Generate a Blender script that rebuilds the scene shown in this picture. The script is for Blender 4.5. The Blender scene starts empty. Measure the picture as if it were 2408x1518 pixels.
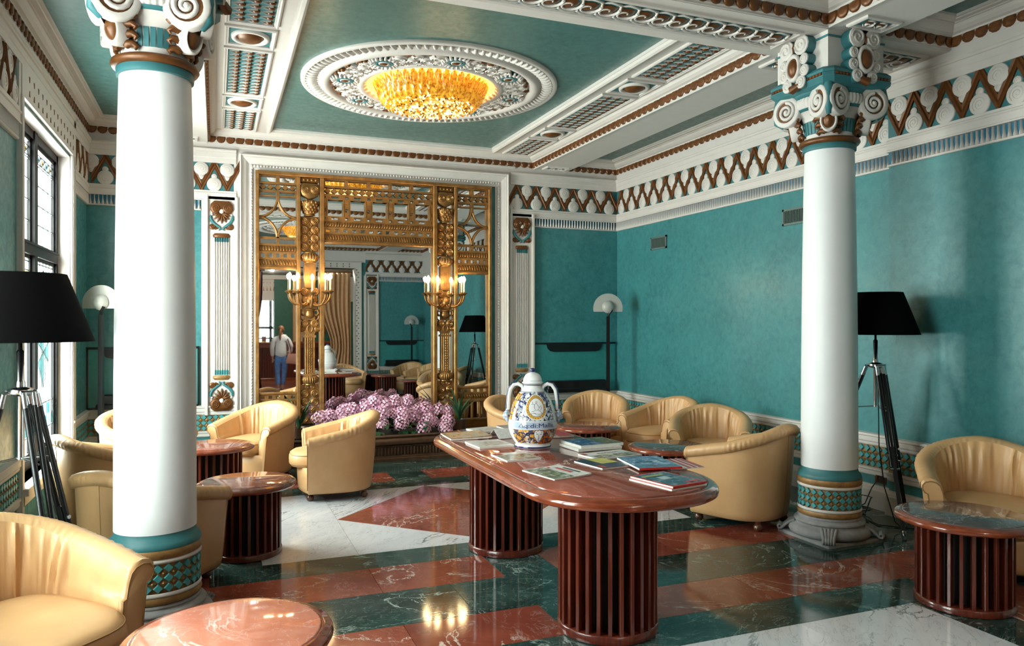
import bpy, math, random
from math import sin, cos, pi, atan2, sqrt, radians, hypot
from mathutils import Matrix, Vector
R0 = random.Random(7)
SC = bpy.context.scene
COL = SC.collection
# ---------------------------------------------------------------- camera, world, sun, large lights, exposure
cam = bpy.data.cameras.new('camera')
cam.sensor_width = 36.0
cam.lens = 36.0 * 1770.0 / 2408.0
cam.clip_start = 0.05
cam.clip_end = 200
cam_o = bpy.data.objects.new('camera', cam)
COL.objects.link(cam_o)
cam_o.location = (0, 0, 1.5)
cam_o.rotation_euler = (pi / 2, 0, -0.3755)
SC.camera = cam_o

world = bpy.data.worlds.new('overcast_sky')
SC.world = world
world.use_nodes = True
_bg = world.node_tree.nodes['Background']
_bg.inputs[0].default_value = (0.96, 0.95, 1.0, 1)
_bg.inputs[1].default_value = 3.0
SC.view_settings.view_transform = 'Standard'
SC.view_settings.look = 'None'
SC.view_settings.gamma = 1.0
SC.view_settings.use_curve_mapping = False
SC.view_settings.exposure = 0.0
SC.cycles.max_bounces = 10
SC.cycles.diffuse_bounces = 5
SC.cycles.glossy_bounces = 5
SC.cycles.transparent_max_bounces = 12
SC.cycles.sample_clamp_indirect = 6.0
SC.cycles.caustics_reflective = False
SC.cycles.caustics_refractive = False
SC.cycles.use_denoising = True

def area_light(name, loc, direction, sx, sy, power, color):
    l = bpy.data.lights.new(name, 'AREA')
    l.shape = 'RECTANGLE'
    l.size, l.size_y, l.energy, l.color = sx, sy, power, color
    o = bpy.data.objects.new(name, l)
    COL.objects.link(o)
    o.location = loc
    o.rotation_euler = Vector(direction).to_track_quat('-Z', 'Y').to_euler()
    return o
DAY = (1.0, 0.95, 0.97)
# daylight outside the tall windows of the left wall (one in each bay) and of the bar room
area_light('window_daylight', (-1.85, 7.75, 1.8), (1, 0, -0.03), 5.0, 3.4, 2850, DAY)
area_light('window_daylight', (-1.85, 2.6, 1.8), (1, 0, -0.03), 5.0, 3.4, 1550, DAY)
area_light('window_daylight', (2.0, -9.9, 1.9), (0, 1, -0.05), 3.2, 2.6, 900, DAY)

def point_light(name, loc, power, color, radius=0.03):
    l = bpy.data.lights.new(name, 'POINT')
    l.energy, l.color, l.shadow_soft_size = power, color, radius
    o = bpy.data.objects.new(name, l)
    COL.objects.link(o)
    o.location = loc
    return o

# ---------------------------------------------------------------- helpers
def V(*a): return Vector(a)
I4 = Matrix.Identity(4)
def T(x, y, z): return Matrix.Translation((x, y, z))
def RX(a): return Matrix.Rotation(a, 4, 'X')
def RY(a): return Matrix.Rotation(a, 4, 'Y')
def RZ(a): return Matrix.Rotation(a, 4, 'Z')
def S(x, y=None, z=None):
    if y is None: y = z = x
    return Matrix.Diagonal((x, y, z, 1))
def FR(o, n):
    """frame on a wall: local x runs along the wall, local y points into the room, local z up"""
    n = Vector(n); z = Vector((0, 0, 1)); u = n.cross(z)
    m = Matrix((u, n, z)).transposed().to_4x4(); m.translation = Vector(o)
    return m

class G:
    """collects geometry for one mesh"""
    def __init__(s): s.v = []; s.f = []; s.m = []; s.s = []; s.M = I4; s.mi = 0; s.sm = False
    def p(s, co):
        q = s.M @ Vector(co); s.v.append((q.x, q.y, q.z)); return len(s.v) - 1
    def face(s, idx):
        s.f.append(tuple(idx)); s.m.append(s.mi); s.s.append(s.sm)
    def poly(s, pts): s.face([s.p(q) for q in pts])
    def box(s, x0, x1, y0, y1, z0, z1):
        i = [s.p((x, y, z)) for z in (z0, z1) for y in (y0, y1) for x in (x0, x1)]
        for f in ((0, 2, 3, 1), (4, 5, 7, 6), (0, 1, 5, 4), (2, 6, 7, 3), (0, 4, 6, 2), (1, 3, 7, 5)): s.face([i[k] for k in f])
        return s
    def bbox(s, x0, x1, y0, y1, z0, z1, b=0.004):
        """box with chamfered long edges (vertical and top)"""
        s.loft([[(x0 + b, y0, z0), (x1 - b, y0, z0), (x1, y0 + b, z0), (x1, y1 - b, z0), (x1 - b, y1, z0), (x0 + b, y1, z0), (x0, y1 - b, z0), (x0, y0 + b, z0)],
                [(x0 + b, y0, z1 - b), (x1 - b, y0, z1 - b), (x1, y0 + b, z1 - b), (x1, y1 - b, z1 - b), (x1 - b, y1, z1 - b), (x0 + b, y1, z1 - b), (x0, y1 - b, z1 - b), (x0, y0 + b, z1 - b)],
                [(x0 + 2 * b, y0 + b, z1), (x1 - 2 * b, y0 + b, z1), (x1 - b, y0 + 2 * b, z1), (x1 - b, y1 - 2 * b, z1), (x1 - 2 * b, y1 - b, z1), (x0 + 2 * b, y1 - b, z1), (x0 + b, y1 - 2 * b, z1), (x0 + b, y0 + 2 * b, z1)]])
        return s
    def grid(s, rows, cu=False, cv=False):
        """rows of points -> quads; cu closes each row, cv closes the stack"""
        n = len(rows[0]); ids = [[s.p(q) for q in r] for r in rows]
        nr = len(rows)
        for a in range(nr if cv else nr - 1):
            r, t = ids[a], ids[(a + 1) % nr]
            for b in range(n if cu else n - 1):
                c = (b + 1) % n
                s.face((r[b], r[c], t[c], t[b]))
        return ids
    def loft(s, rings, cap=True):
        ids = s.grid(rings, cu=True)
        if cap:
            s.face(list(reversed(ids[0]))); s.face(ids[-1])
        return s
    def prism(s, poly, z0, z1, b=0.0):
        """polygon (x, y) counter-clockwise, raised along z; b chamfers the top edge"""
        if b:
            n = len(poly); ins = []
            for i in range(n):
                p0, p1, p2 = Vector(poly[i - 1]), Vector(poly[i]), Vector(poly[(i + 1) % n])
                a = (p1 - p0).normalized(); c = (p2 - p1).normalized()
                na, nc = Vector((-a.y, a.x)), Vector((-c.y, c.x))
                d = na + nc; k = d.dot(na)
                q = p1 + d * (b / max(k, .35)); ins.append((q.x, q.y))
            return s.loft([[(x, y, z0) for x, y in poly], [(x, y, z1 - b) for x, y in poly], [(x, y, z1) for x, y in ins]])
        return s.loft([[(x, y, z0) for x, y in poly], [(x, y, z1) for x, y in poly]])
    def lathe(s, prof, n=24, a0=0.0, a1=2 * pi, cap=False):
        full = abs(a1 - a0 - 2 * pi) < 1e-6; k = n if full else n + 1
        rings = [[(r * cos(a0 + (a1 - a0) * i / n), r * sin(a0 + (a1 - a0) * i / n), z) for i in range(k)] for r, z in prof]
        ids = s.grid(rings, cu=full)
        if cap:
            s.face(list(reversed(ids[0]))); s.face(ids[-1])
        return s
    def tube(s, pts, r, n=6, closed=False, cap=True):
        """round tube along points; r number or list"""
        pts = [Vector(q) for q in pts]; m = len(pts); n = 6 if n == 5 else n
        rr = r if isinstance(r, (list, tuple)) else [r] * m
        rings = []; up = None
        for i, q in enumerate(pts):
            if closed: t = pts[(i + 1) % m] - pts[i - 1]
            else: t = pts[min(i + 1, m - 1)] - pts[max(i - 1, 0)]
            if t.length < 1e-9: t = Vector((0, 0, 1))
            t.normalize()
            if up is None:
                up = Vector((0, 0, 1)) if abs(t.z) < .9 else Vector((1, 0, 0))
            up = (up - t * up.dot(t))
            if up.length < 1e-6: up = t.orthogonal()
            up.normalize(); w = t.cross(up)
            rings.append([tuple(q + (up * cos(2 * pi * k / n) + w * sin(2 * pi * k / n)) * rr[i]) for k in range(n)])
        ids = s.grid(rings, cu=True, cv=closed)
        if cap and not closed:
            s.face(list(reversed(ids[0]))); s.face(ids[-1])
        return s
    def ball(s, c, r, n=10, m=6, sc=(1, 1, 1)):
        cx, cy, cz = c
        rings = []
        for j in range(1, m):
            t = pi * j / m
            rings.append([(cx + r * sc[0] * sin(t) * cos(2 * pi * i / n), cy + r * sc[1] * sin(t) * sin(2 * pi * i / n), cz - r * sc[2] * cos(t)) for i in range(n)])
        ids = s.grid(rings, cu=True)
        b = s.p((cx, cy, cz - r * sc[2])); t = s.p((cx, cy, cz + r * sc[2]))
        for i in range(n):
            s.face((b, ids[0][(i + 1) % n], ids[0][i])); s.face((t, ids[-1][i], ids[-1][(i + 1) % n]))
        return s
    def sweep(s, prof, u0, u1, cap=True):
        """profile of (y, z) points extruded along local x"""
        a = [s.p((u0, y, z)) for y, z in prof]; b = [s.p((u1, y, z)) for y, z in prof]
        for i in range(len(prof) - 1): s.face((a[i], b[i], b[i + 1], a[i + 1]))
        if cap:
            s.face(list(reversed(a))); s.face(b)
        return s
    def spiral(s, cx, cz, r0, r1, turns, y, rad, a0=0.0, n=None, seg=4, sign=1):
        """raised spiral rib on a vertical face (local x, z), at depth y"""
        n = n or max(10, int(14 * turns)); pts = []; rr = []
        for i in range(n + 1):
            t = i / n; r = r0 + (r1 - r0) * t; a = a0 + sign * 2 * pi * turns * t
            pts.append((cx + r * cos(a), y, cz + r * sin(a))); rr.append(rad * (1 - .35 * t))
        return s.tube(pts, rr, seg)
    def mesh(s, name, mats):
        me = bpy.data.meshes.new(name)
        me.from_pydata(s.v, [], s.f)
        for m in (mats if isinstance(mats, (list, tuple)) else [mats]): me.materials.append(m)
        me.polygons.foreach_set('material_index', s.m)
        me.polygons.foreach_set('use_smooth', s.s)
        if any(s.s): me.set_sharp_from_angle(angle=radians(66))
        me.update()
        return me
    def obj(s, name, mats, parent=None, M=None, **props):
        return link(name, s.mesh(name, mats), parent, M, **props)

def link(name, mesh, parent=None, M=None, **props):
    o = bpy.data.objects.new(name, mesh)
    COL.objects.link(o)
    if parent is not None: o.parent = parent
    if M is not None: o.matrix_basis = M
    for k, v in props.items(): o[k] = v
    return o
def thing(name, label, cat, loc=(0, 0, 0), rz=0.0, group=None, M=None):
    o = bpy.data.objects.new(name, None)
    COL.objects.link(o)
    o.empty_display_size = .1
    o.matrix_basis = M if M is not None else T(*loc) @ RZ(rz)
    o['label'] = label; o['category'] = cat
    if group: o['group'] = group
    return o
def copy_tree(o, parent=None):
    c = o.copy(); COL.objects.link(c)
    if parent is not None: c.parent = parent; c.matrix_parent_inverse = o.matrix_parent_inverse.copy()
    for ch in list(o.children): copy_tree(ch, c)
    return c
def structure(name, g, mats, M=None, label=None):
    o = g.obj(name, mats, None, M, kind='structure')
    if label: o['label'] = label
    return o

# ---------------------------------------------------------------- materials
def new_mat(name):
    m = bpy.data.materials.new(name); m.use_nodes = True
    nt = m.node_tree; b = nt.nodes['Principled BSDF']
    return m, nt, b
def srgb(r, g, b):
    f = lambda c: (c / 255) / 12.92 if c <= 10 else (((c / 255) + .055) / 1.055) ** 2.4
    return (f(r), f(g), f(b), 1)
def coords(nt, scale=(1, 1, 1), rnd=True, rot=0.0):
    tc = nt.nodes.new('ShaderNodeTexCoord'); mp = nt.nodes.new('ShaderNodeMapping')
    mp.inputs['Scale'].default_value = scale
    if rot:
        m0 = nt.nodes.new('ShaderNodeMapping'); m0.inputs['Rotation'].default_value = (0, 0, rot)
        nt.links.new(tc.outputs['Object'], m0.inputs['Vector']); nt.links.new(m0.outputs[0], mp.inputs['Vector'])
    else: nt.links.new(tc.outputs['Object'], mp.inputs['Vector'])
    if rnd:
        oi = nt.nodes.new('ShaderNodeObjectInfo'); vm = nt.nodes.new('ShaderNodeVectorMath'); vm.operation = 'SCALE'
        cx = nt.nodes.new('ShaderNodeCombineXYZ')
        mu = nt.nodes.new('ShaderNodeMath'); mu.operation = 'MULTIPLY'; mu.inputs[1].default_value = 37.0
        nt.links.new(oi.outputs['Random'], mu.inputs[0])
        for k in range(3): nt.links.new(mu.outputs[0], cx.inputs[k])
        ad = nt.nodes.new('ShaderNodeVectorMath'); ad.operation = 'ADD'
        nt.links.new(mp.outputs[0], ad.inputs[0]); nt.links.new(cx.outputs[0], ad.inputs[1])
        nt.nodes.remove(vm)
        return ad.outputs[0]
    return mp.outputs[0]
def noise(nt, vec, scale, detail=4, rough=.6, dist=0.0):
    n = nt.nodes.new('ShaderNodeTexNoise')
    n.inputs['Scale'].default_value = scale; n.inputs['Detail'].default_value = detail
    n.inputs['Roughness'].default_value = rough; n.inputs['Distortion'].default_value = dist
    nt.links.new(vec, n.inputs['Vector'])
    return n.outputs['Fac']
def ramp(nt, fac, stops):
    r = nt.nodes.new('ShaderNodeValToRGB'); e = r.color_ramp.elements
    while len(e) < len(stops): e.new(.5)
    for el, (p, c) in zip(e, stops):
        el.position = p; el.color = c if isinstance(c, (tuple, list)) else (c, c, c, 1)
    nt.links.new(fac, r.inputs[0])
    return r.outputs[0]
def mix(nt, fac, a, b, mode='MIX'):
    m = nt.nodes.new('ShaderNodeMix'); m.data_type = 'RGBA'; m.blend_type = mode
    for sock, val in ((m.inputs[0], fac), (m.inputs[6], a), (m.inputs[7], b)):
        if hasattr(val, 'is_linked'): nt.links.new(val, sock)
        else: sock.default_value = val
    return m.outputs[2]
def bump(nt, b, h, strength=.2, dist=.01):
    n = nt.nodes.new('ShaderNodeBump'); n.inputs['Strength'].default_value = strength; n.inputs['Distance'].default_value = dist
    nt.links.new(h, n.inputs['Height']); nt.links.new(n.outputs[0], b.inputs['Normal'])
def plain(name, c, rough=.5, metal=0.0, var=.12, nscale=9, bumps=0.0, coat=0.0, spec=.5):
    m, nt, b = new_mat(name); v = coords(nt)
    f = noise(nt, v, nscale, 4)
    d = tuple(x * (1 - var) for x in c[:3]) + (1,); u = tuple(min(1, x * (1 + var)) for x in c[:3]) + (1,)
    nt.links.new(ramp(nt, f, [(.3, d), (.7, u)]), b.inputs['Base Color'])
    b.inputs['Roughness'].default_value = rough; b.inputs['Metallic'].default_value = metal
    b.inputs['Coat Weight'].default_value = coat; b.inputs['Coat Roughness'].default_value = .06
    b.inputs['Specular IOR Level'].default_value = spec
    if bumps: bump(nt, b, noise(nt, v, nscale * 6, 3), bumps, .004)
    return m
def glow(name, c, strength):
    m, nt, b = new_mat(name)
    b.inputs['Base Color'].default_value = c; b.inputs['Emission Color'].default_value = c
    b.inputs['Emission Strength'].default_value = strength
    return m
def marble(name, base, dark, vein, scale, vein_w, vein_amt, rough=.09, thin=None, stretch=(1, 1, 1), rot=0.0):
    m, nt, b = new_mat(name); v = coords(nt, stretch, True, rot)
    cl = noise(nt, v, scale * .9, 6, .65, .6)
    col = ramp(nt, cl, [(.28, dark), (.62, base)])
    fine = noise(nt, v, scale * 9, 5, .7)
    col = mix(nt, ramp(nt, fine, [(.35, .0), (.75, .35)]), col, dark)
    w1 = noise(nt, v, scale * .8, 7, .62, 1.3)
    l1 = ramp(nt, w1, [(.5 - vein_w, 0.0), (.5, 1.0), (.5 + vein_w, 0.0)])
    gate = ramp(nt, noise(nt, v, scale * 1.1, 2, .5), [(.45, 0.0), (.62, 1.0)])
    k = nt.nodes.new('ShaderNodeMath'); k.operation = 'MULTIPLY'; nt.links.new(l1, k.inputs[0]); nt.links.new(gate, k.inputs[1])
    col = mix(nt, k.outputs[0], col, vein)
    w2 = noise(nt, v, scale * 2.6, 6, .6, 1.8)
    l2 = ramp(nt, w2, [(.5 - vein_w * .8, 0.0), (.5, vein_amt), (.5 + vein_w * .8, 0.0)])
    col = mix(nt, l2, col, thin or vein)
    nt.links.new(col, b.inputs['Base Color'])
    b.inputs['Roughness'].default_value = rough
    return m
def wood(name, c0, c1, rough=.25, coat=.5, axis=(14, 14, 1.2)):
    m, nt, b = new_mat(name); v = coords(nt, axis)
    f = noise(nt, v, 3.0, 6, .6, .8)
    nt.links.new(ramp(nt, f, [(.3, c0), (.7, c1)]), b.inputs['Base Color'])
    b.inputs['Roughness'].default_value = rough; b.inputs['Coat Weight'].default_value = coat; b.inputs['Coat Roughness'].default_value = .05
    return m

def stucco(name, a, c, rough=.42, light=None):
    m, nt, b = new_mat(name); v = coords(nt, rnd=False)
    f = noise(nt, v, 2.2, 8, .68); g = noise(nt, v, 16, 6, .7, .5)
    col = ramp(nt, f, [(.25, a), (.75, c)])
    col = mix(nt, ramp(nt, g, [(.3, .0), (.8, .55)]), col, light or c)
    nt.links.new(col, b.inputs['Base Color'])
    b.inputs['Roughness'].default_value = rough
    h = noise(nt, v, 5, 5, .6); bump(nt, b, mix(nt, .5, h, g), .12, .03); b.inputs['Coat Weight'].default_value = .25; b.inputs['Coat Roughness'].default_value = .22
    nt.links.new(ramp(nt, g, [(.3, rough + .12), (.75, rough - .14)]), b.inputs['Roughness'])
    return m

M_WHITE = plain('white_plaster', srgb(208, 202, 197), .55, var=.03, bumps=.05)
M_COLW = plain('column_paint', srgb(226, 226, 228), .42, var=.02, nscale=5, bumps=.05)
M_TEAL = stucco('teal_stucco', srgb(24, 92, 102), srgb(54, 130, 136), .38, srgb(96, 158, 156))
M_TEALC = stucco('teal_ceiling', srgb(50, 90, 90), srgb(74, 114, 110), .38, srgb(98, 136, 128))
M_TEALP = plain('teal_paint', srgb(52, 112, 118), .5, var=.12)
M_TEALT = plain('teal_tile', srgb(70, 150, 156), .4, var=.15, nscale=20)
M_BLUE = plain('blue_paint', srgb(38, 104, 130), .5, var=.1)
M_BRONZE = plain('bronze_paint', srgb(104, 62, 26), .40, .25, var=.28, nscale=14)
M_GOLDT = plain('tile_gold', srgb(150, 112, 66), .45, .2, var=.3, nscale=25)
M_GOLD = plain('gilded_wood', srgb(150, 108, 60), .36, .60, var=.35, nscale=12, bumps=.15)
M_GOLDD = plain('gilded_wood_dark', srgb(120, 78, 34), .4, .6, var=.35, nscale=12, bumps=.15)
M_RED = marble('red_marble', srgb(158, 84, 64), srgb(112, 52, 42), srgb(232, 216, 206), 1.3, .007, .22, .08)
M_TTOP = marble('table_marble', srgb(150, 82, 66), srgb(112, 56, 46), srgb(232, 214, 204), 1.2, .006, .16, .06)
M_PINK = marble('pink_marble', srgb(214, 140, 114), srgb(186, 100, 78), srgb(240, 226, 220), 1.9, .010, .35, .07)
M_GREEN = marble('green_marble', srgb(58, 86, 80), srgb(20, 34, 34), srgb(176, 194, 186), 1.7, .010, .34, .08, stretch=(1, 1.6, 1))
M_WMARB = marble('white_marble', srgb(224, 226, 230), srgb(198, 201, 208), srgb(96, 98, 106), 1.2, .011, .50, .10, stretch=(2.4, .75, 1), rot=.7)
M_BROWNM = marble('brown_marble', srgb(150, 84, 66), srgb(104, 52, 42), srgb(226, 208, 198), 1.8, .010, .5, .07)
M_GREYM = marble('grey_marble', srgb(104, 92, 90), srgb(70, 62, 62), srgb(190, 180, 176), 1.8, .010, .5, .07)
M_STONE = plain('grey_stone', srgb(138, 136, 136), .8, var=.2, nscale=16, bumps=.3)
M_WOOD = wood('mahogany', srgb(72, 26, 18), srgb(108, 44, 28), .25, .6)
M_RIM = wood('mahogany_rim', srgb(104, 42, 22), srgb(146, 70, 38), .2, .8, (3, 3, 10))
M_DARK = plain('dark_core', srgb(14, 9, 9), .7)
M_BLACK = plain('black_metal', srgb(20, 20, 22), .35, .3, var=.1, coat=.2)
M_SHADE = plain('black_fabric', (.0012, .0012, .0014, 1), .95, var=.3, nscale=60, spec=.08)
M_CHROME = plain('chrome', (.75, .75, .77, 1), .18, 1.0, var=.05)
M_FOOT = wood('foot_wood', srgb(70, 36, 20), srgb(104, 58, 34), .25, .5)

def leather(name, c0, c1):
    m, nt, b = new_mat(name); v = coords(nt)
    f = noise(nt, v, 3.5, 5, .6)
    nt.links.new(ramp(nt, f, [(.25, c0), (.75, c1)]), b.inputs['Base Color'])
    b.inputs['Roughness'].default_value = .40
    h = noise(nt, v, 260, 2, .5); w = noise(nt, v, 14, 4, .6, .6)
    bump(nt, b, mix(nt, .55, h, w), .10, .006)
    return m
M_LEATHER = leather('tan_leather', srgb(196, 152, 104), srgb(214, 172, 124))
M_SEAM = plain('leather_piping', srgb(150, 112, 66), .5)

def glass_mat(name, c, alpha=.35, rough=.03, spec=.5):
    """thin pane: mostly see-through, a little gloss"""
    m = bpy.data.materials.new(name); m.use_nodes = True; nt = m.node_tree
    for n in list(nt.nodes): nt.nodes.remove(n)
    out = nt.nodes.new('ShaderNodeOutputMaterial'); t = nt.nodes.new('ShaderNodeBsdfTransparent'); g = nt.nodes.new('ShaderNodeBsdfGlossy')
    t.inputs[0].default_value = c; g.inputs['Roughness'].default_value = rough
    mx = nt.nodes.new('ShaderNodeMixShader'); mx.inputs[0].default_value = alpha * .25
    nt.links.new(t.outputs[0], mx.inputs[1]); nt.links.new(g.outputs[0], mx.inputs[2]); nt.links.new(mx.outputs[0], out.inputs[0])
    return m
M_GLASS = glass_mat('clear_glass', (.93, .97, .97, 1))
M_GLASSA = glass_mat('amber_glass', (.95, .78, .42, 1))
M_GLASST = glass_mat('teal_glass', (.45, .74, .74, 1))
M_GLASSP = glass_mat('pale_glass', (.86, .93, .90, 1))
M_MIRROR, _nt, _b = new_mat('mirror_silver')
_b.inputs['Base Color'].default_value = (.80, .83, .83, 1); _b.inputs['Metallic'].default_value = 1.0; _b.inputs['Roughness'].default_value = .012
# ================================================================ ROOM SHELL
XL, XR, XRF, YB, YF = -1.24, 5.0, 4.93, 8.85, -1.0
XC = 1.84
ZC = 3.63            # flat of the coffers
ZS = 3.45            # soffit of the beams
# ---- floor: bed + marble slabs
floor = structure('floor', G().box(-1.6, 5.4, -9.2, 9.1, -.12, -.021), M_DARK, label='polished inlaid marble floor of red, green and white slabs')
def slab(poly, mat, name='marble_slab'):
    g = G(); c = V(sum(p[0] for p in poly) / len(poly), sum(p[1] for p in poly) / len(poly), 0)
    gap = .0012; q = []
    n = len(poly)
    for i in range(n):
        p0, p1, p2 = Vector(poly[i - 1]), Vector(poly[i]), Vector(poly[(i + 1) % n])
        a = (p1 - p0).normalized(); b = (p2 - p1).normalized(); na = Vector((-a.y, a.x)); nb = Vector((-b.y, b.x)); d = na + nb
        r = p1 + d * (gap / max(d.dot(na), .3)); q.append((r.x - c.x, r.y - c.y))
    g.prism(q, -.02, 0.0, .0006)
    return g.obj(name, mat, floor, T(c.x, c.y, 0))
def band(x0, x1, y0, y1, mat, step=1.0, horiz=True):
    L = (x1 - x0) if horiz else (y1 - y0); k = max(1, round(L / step))
    for i in range(k):
        a, b = i / k, (i + 1) / k
        if horiz: r = (x0 + L * a, x0 + L * b, y0, y1)
        else: r = (x0, x1, y0 + L * a, y0 + L * b)
        slab([(r[0], r[2]), (r[1], r[2]), (r[1], r[3]), (r[0], r[3])], mat)
def inlay(x0, x1, y0, y1, gw, rw, rwx):
    cx, cy = 1.80, (y0 + y1) / 2; d = min(cx - x0, (y1 - y0) / 2); xl, xr = cx - (y1 - y0) / 2, cx + (y1 - y0) / 2
    # white field with the red diamond
    slab([(x0, y0), (xl, y0), (xl, cy), (x0, cy)], M_WMARB); slab([(x0, cy), (xl, cy), (xl, y1), (x0, y1)], M_WMARB)
    slab([(xr, y0), (x1, y0), (x1, cy), (xr, cy)], M_WMARB); slab([(xr, cy), (x1, cy), (x1, y1), (xr, y1)], M_WMARB)
    slab([(xl, y0), (cx, y0), (xl, cy)], M_WMARB); slab([(xl, cy), (cx, y1), (xl, y1)], M_WMARB)
    slab([(cx, y0), (xr, y0), (xr, cy)], M_WMARB); slab([(xr, cy), (xr, y1), (cx, y1)], M_WMARB)
    slab([(cx, y0), (xr, cy), (cx, y1), (xl, cy)], M_RED)
    a0, a1, b0, b1 = x0 - gw, x1 + gw, y0 - gw, y1 + gw
    band(a0, x0, y0, y1, M_GREEN, 1.0, False); band(x1, a1, y0, y1, M_GREEN, 1.0, False)
    for yy in ((b0, y0), (y1, b1)):
        band(a0, x0, yy[0], yy[1], M_GREEN); band(x0, x1, yy[0], yy[1], M_GREEN, 1.6); band(x1, a1, yy[0], yy[1], M_GREEN)
    c0, c1, d0, d1 = a0 - rwx, a1 + rwx, b0 - rw, b1 + rw
    band(c0, a0, b0, b1, M_RED, 1.1, False); band(a1, c1, b0, b1, M_RED, 1.1, False)
    for yy in ((d0, b0), (b1, d1)):
        band(c0, .87, yy[0], yy[1], M_RED, 1.4); band(.87, 1.60, yy[0], yy[1], M_RED, 2); band(1.60, 1.95, yy[0], yy[1], M_GREEN)
        band(1.95, 2.84, yy[0], yy[1], M_RED, 2); band(2.84, c1, yy[0], yy[1], M_RED, 1.5)
    return c0, c1, d0, d1
ia = inlay(.27, 3.42, 4.90, 6.77, .30, .44, .45)
ib = inlay(.27, 3.48, 1.12, 2.97, .31, .40, .50)
band(-1.24, 5.0, 3.68, ia[2], M_GREEN, 1.35)
band(-1.24, 5.0, ia[3], 8.86, M_GREEN, 1.2)
for i_ in (ia, ib):
    band(-1.24, i_[0], i_[2], i_[3], M_GREEN, 1.1, False); band(i_[1], 5.0, i_[2], i_[3], M_GREEN, 1.1, False)
band(-1.24, 5.0, -1.0, ib[2], M_GREEN, 1.1)
for k in range(4):
    band(-1.24, 5.0, -1.0 - .5 * (k + 1), -1.0 - .5 * k, M_RED if k % 2 == 0 else M_PINK, 1.1)
M_PLANK = wood('brown_floor_wood', srgb(112, 56, 36), srgb(142, 78, 50), .22, .3, (1.0, 12, 12))
for k in range(24):
    y1_ = -3.0 - .25 * k
    for j in range(4):
        x0_ = -1.24 + 1.56 * j
        slab([(x0_, y1_ - .25), (x0_ + 1.56, y1_ - .25), (x0_ + 1.56, y1_), (x0_, y1_)], M_PLANK, 'floor_board')

# ---- walls
structure('wall_back', G().box(-1.6, 5.4, YB, YB + .25, -.1, 3.9), M_TEAL, label='teal stucco end wall around the mirror')
wr = G().box(XR, XR + .3, 4.42, YB + .2, -.1, 3.9); wr.box(XRF, XR + .3, -1.2, 4.42, -.1, 3.9)
structure('wall_right', wr, M_TEAL, label='long teal stucco wall on the right')
wl = G()
WIN = ((6.0, 7.9), (1.95, 3.85)); WZ0, WZ1 = .38, 3.02
ys = [-1.2, 1.95, 3.85, 6.0, 7.9, 9.1]
for i in range(5):
    if (ys[i], ys[i + 1]) in WIN:
        wl.box(XL - .17, XL, ys[i], ys[i + 1], -.1, WZ0); wl.box(XL - .17, XL, ys[i], ys[i + 1], WZ1, 3.9)
    else: wl.box(XL - .17, XL, ys[i], ys[i + 1], -.1, 3.9)
structure('wall_left', wl, M_TEAL, label='teal window wall on the left')
DX0, DX1, DZ = .42, 3.20, 3.02      # the wide opening to the bar room behind the viewer
wf = G().box(-1.6, DX0, YF - .25, YF, -.1, 3.9); wf.box(DX1, 5.4, YF - .25, YF, -.1, 3.9); wf.box(DX0, DX1, YF - .25, YF, DZ, 3.9)
structure('wall_front', wf, M_TEAL, label='teal wall with the curtained opening, seen in the mirror')
M_GREENW = plain('green_bar_wall', srgb(34, 92, 78), .6)
structure('wall_bar_left', G().box(-1.5, -1.24, -9.2, YF - .25, -.1, 3.9), M_GREENW)
structure('wall_bar_right', G().box(5.0, 5.3, -9.2, YF - .25, -.1, 3.9), M_GREENW)
we = G().box(-1.5, .9, -9.4, -9.1, -.1, 3.9); we.box(3.4, 5.3, -9.4, -9.1, -.1, 3.9); we.box(.9, 3.4, -9.4, -9.1, 3.1, 3.9); we.box(.9, 3.4, -9.4, -9.1, -.1, .7)
structure('wall_bar_end', we, M_GREENW)
structure('ceiling_bar', G().box(-1.5, 5.3, -9.4, YF - .25, 3.5, 3.8), M_WHITE)

# ---- ceiling: teal slab, beams, cornices
ceil = structure('ceiling', G().box(-1.6, 5.4, -1.3, 9.1, ZC, ZC + .3), M_TEALC, label='teal coffered ceiling with white beams')
BL0, BL1, BR0, BR1 = -.55, -.09, 3.79, 4.25    # the two long beams
BY0, BY1 = 3.88, 4.42                          # the cross beam over the columns
def beam(x0, x1, y0, y1, z):
    g = G(); g.box(x0, x1, y0, y1, z, ZC)
    return g.obj('beam', M_WHITE, ceil)
for y0_, y1_ in ((BY1, YB), (YF, BY0)):
    beam(BL0, BL1, y0_, y1_, ZS + .015); beam(BR0, BR1, y0_, y1_, ZS + .015)
beam(XL, XR, BY0, BY1, ZS)

# braid: a run of overlapping gilt scales
SCP = .098
SCALE_OUT = [(.002, .036), (.058, .037), (.084, .026), (.093, .004), (.086, -.020), (.066, -.036), (.042, -.039), (.020, -.031), (.006, -.014), (.0, .008)]
def scale_geo(g):
    c = (.05, .0)
    def rr_(k, f): return [(c[0] + (x - c[0]) * k, f(x), c[1] + (z - c[1]) * k) for x, z in SCALE_OUT]
    ids = g.grid([rr_(1, lambda x: .0), rr_(1, lambda x: .006 + .07 * x), rr_(.80, lambda x: .014 + .08 * x), rr_(.3, lambda x: .018 + .06 * x)], cu=True); g.face(ids[-1])
gs = G(); scale_geo(gs); ME_SCALE = gs.mesh('braid_scale', M_BRONZE)
def braid_run(parent, M, L, z, n0, single=True):
    k = max(1, round(L / SCP)); sc = L / k / SCP
    if single:
        for i in range(k): link('braid_scale', ME_SCALE, parent, M @ T(i * SCP * sc, n0, z) @ S(sc, 1, 1))
    else:
        g = G(); g.sm = True
        for i in range(k):
            g.M = M @ T(i * SCP * sc, n0, z) @ S(sc, 1, 1); scale_geo(g)
        g.obj('braid', M_BRONZE, parent, kind='stuff')

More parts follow.
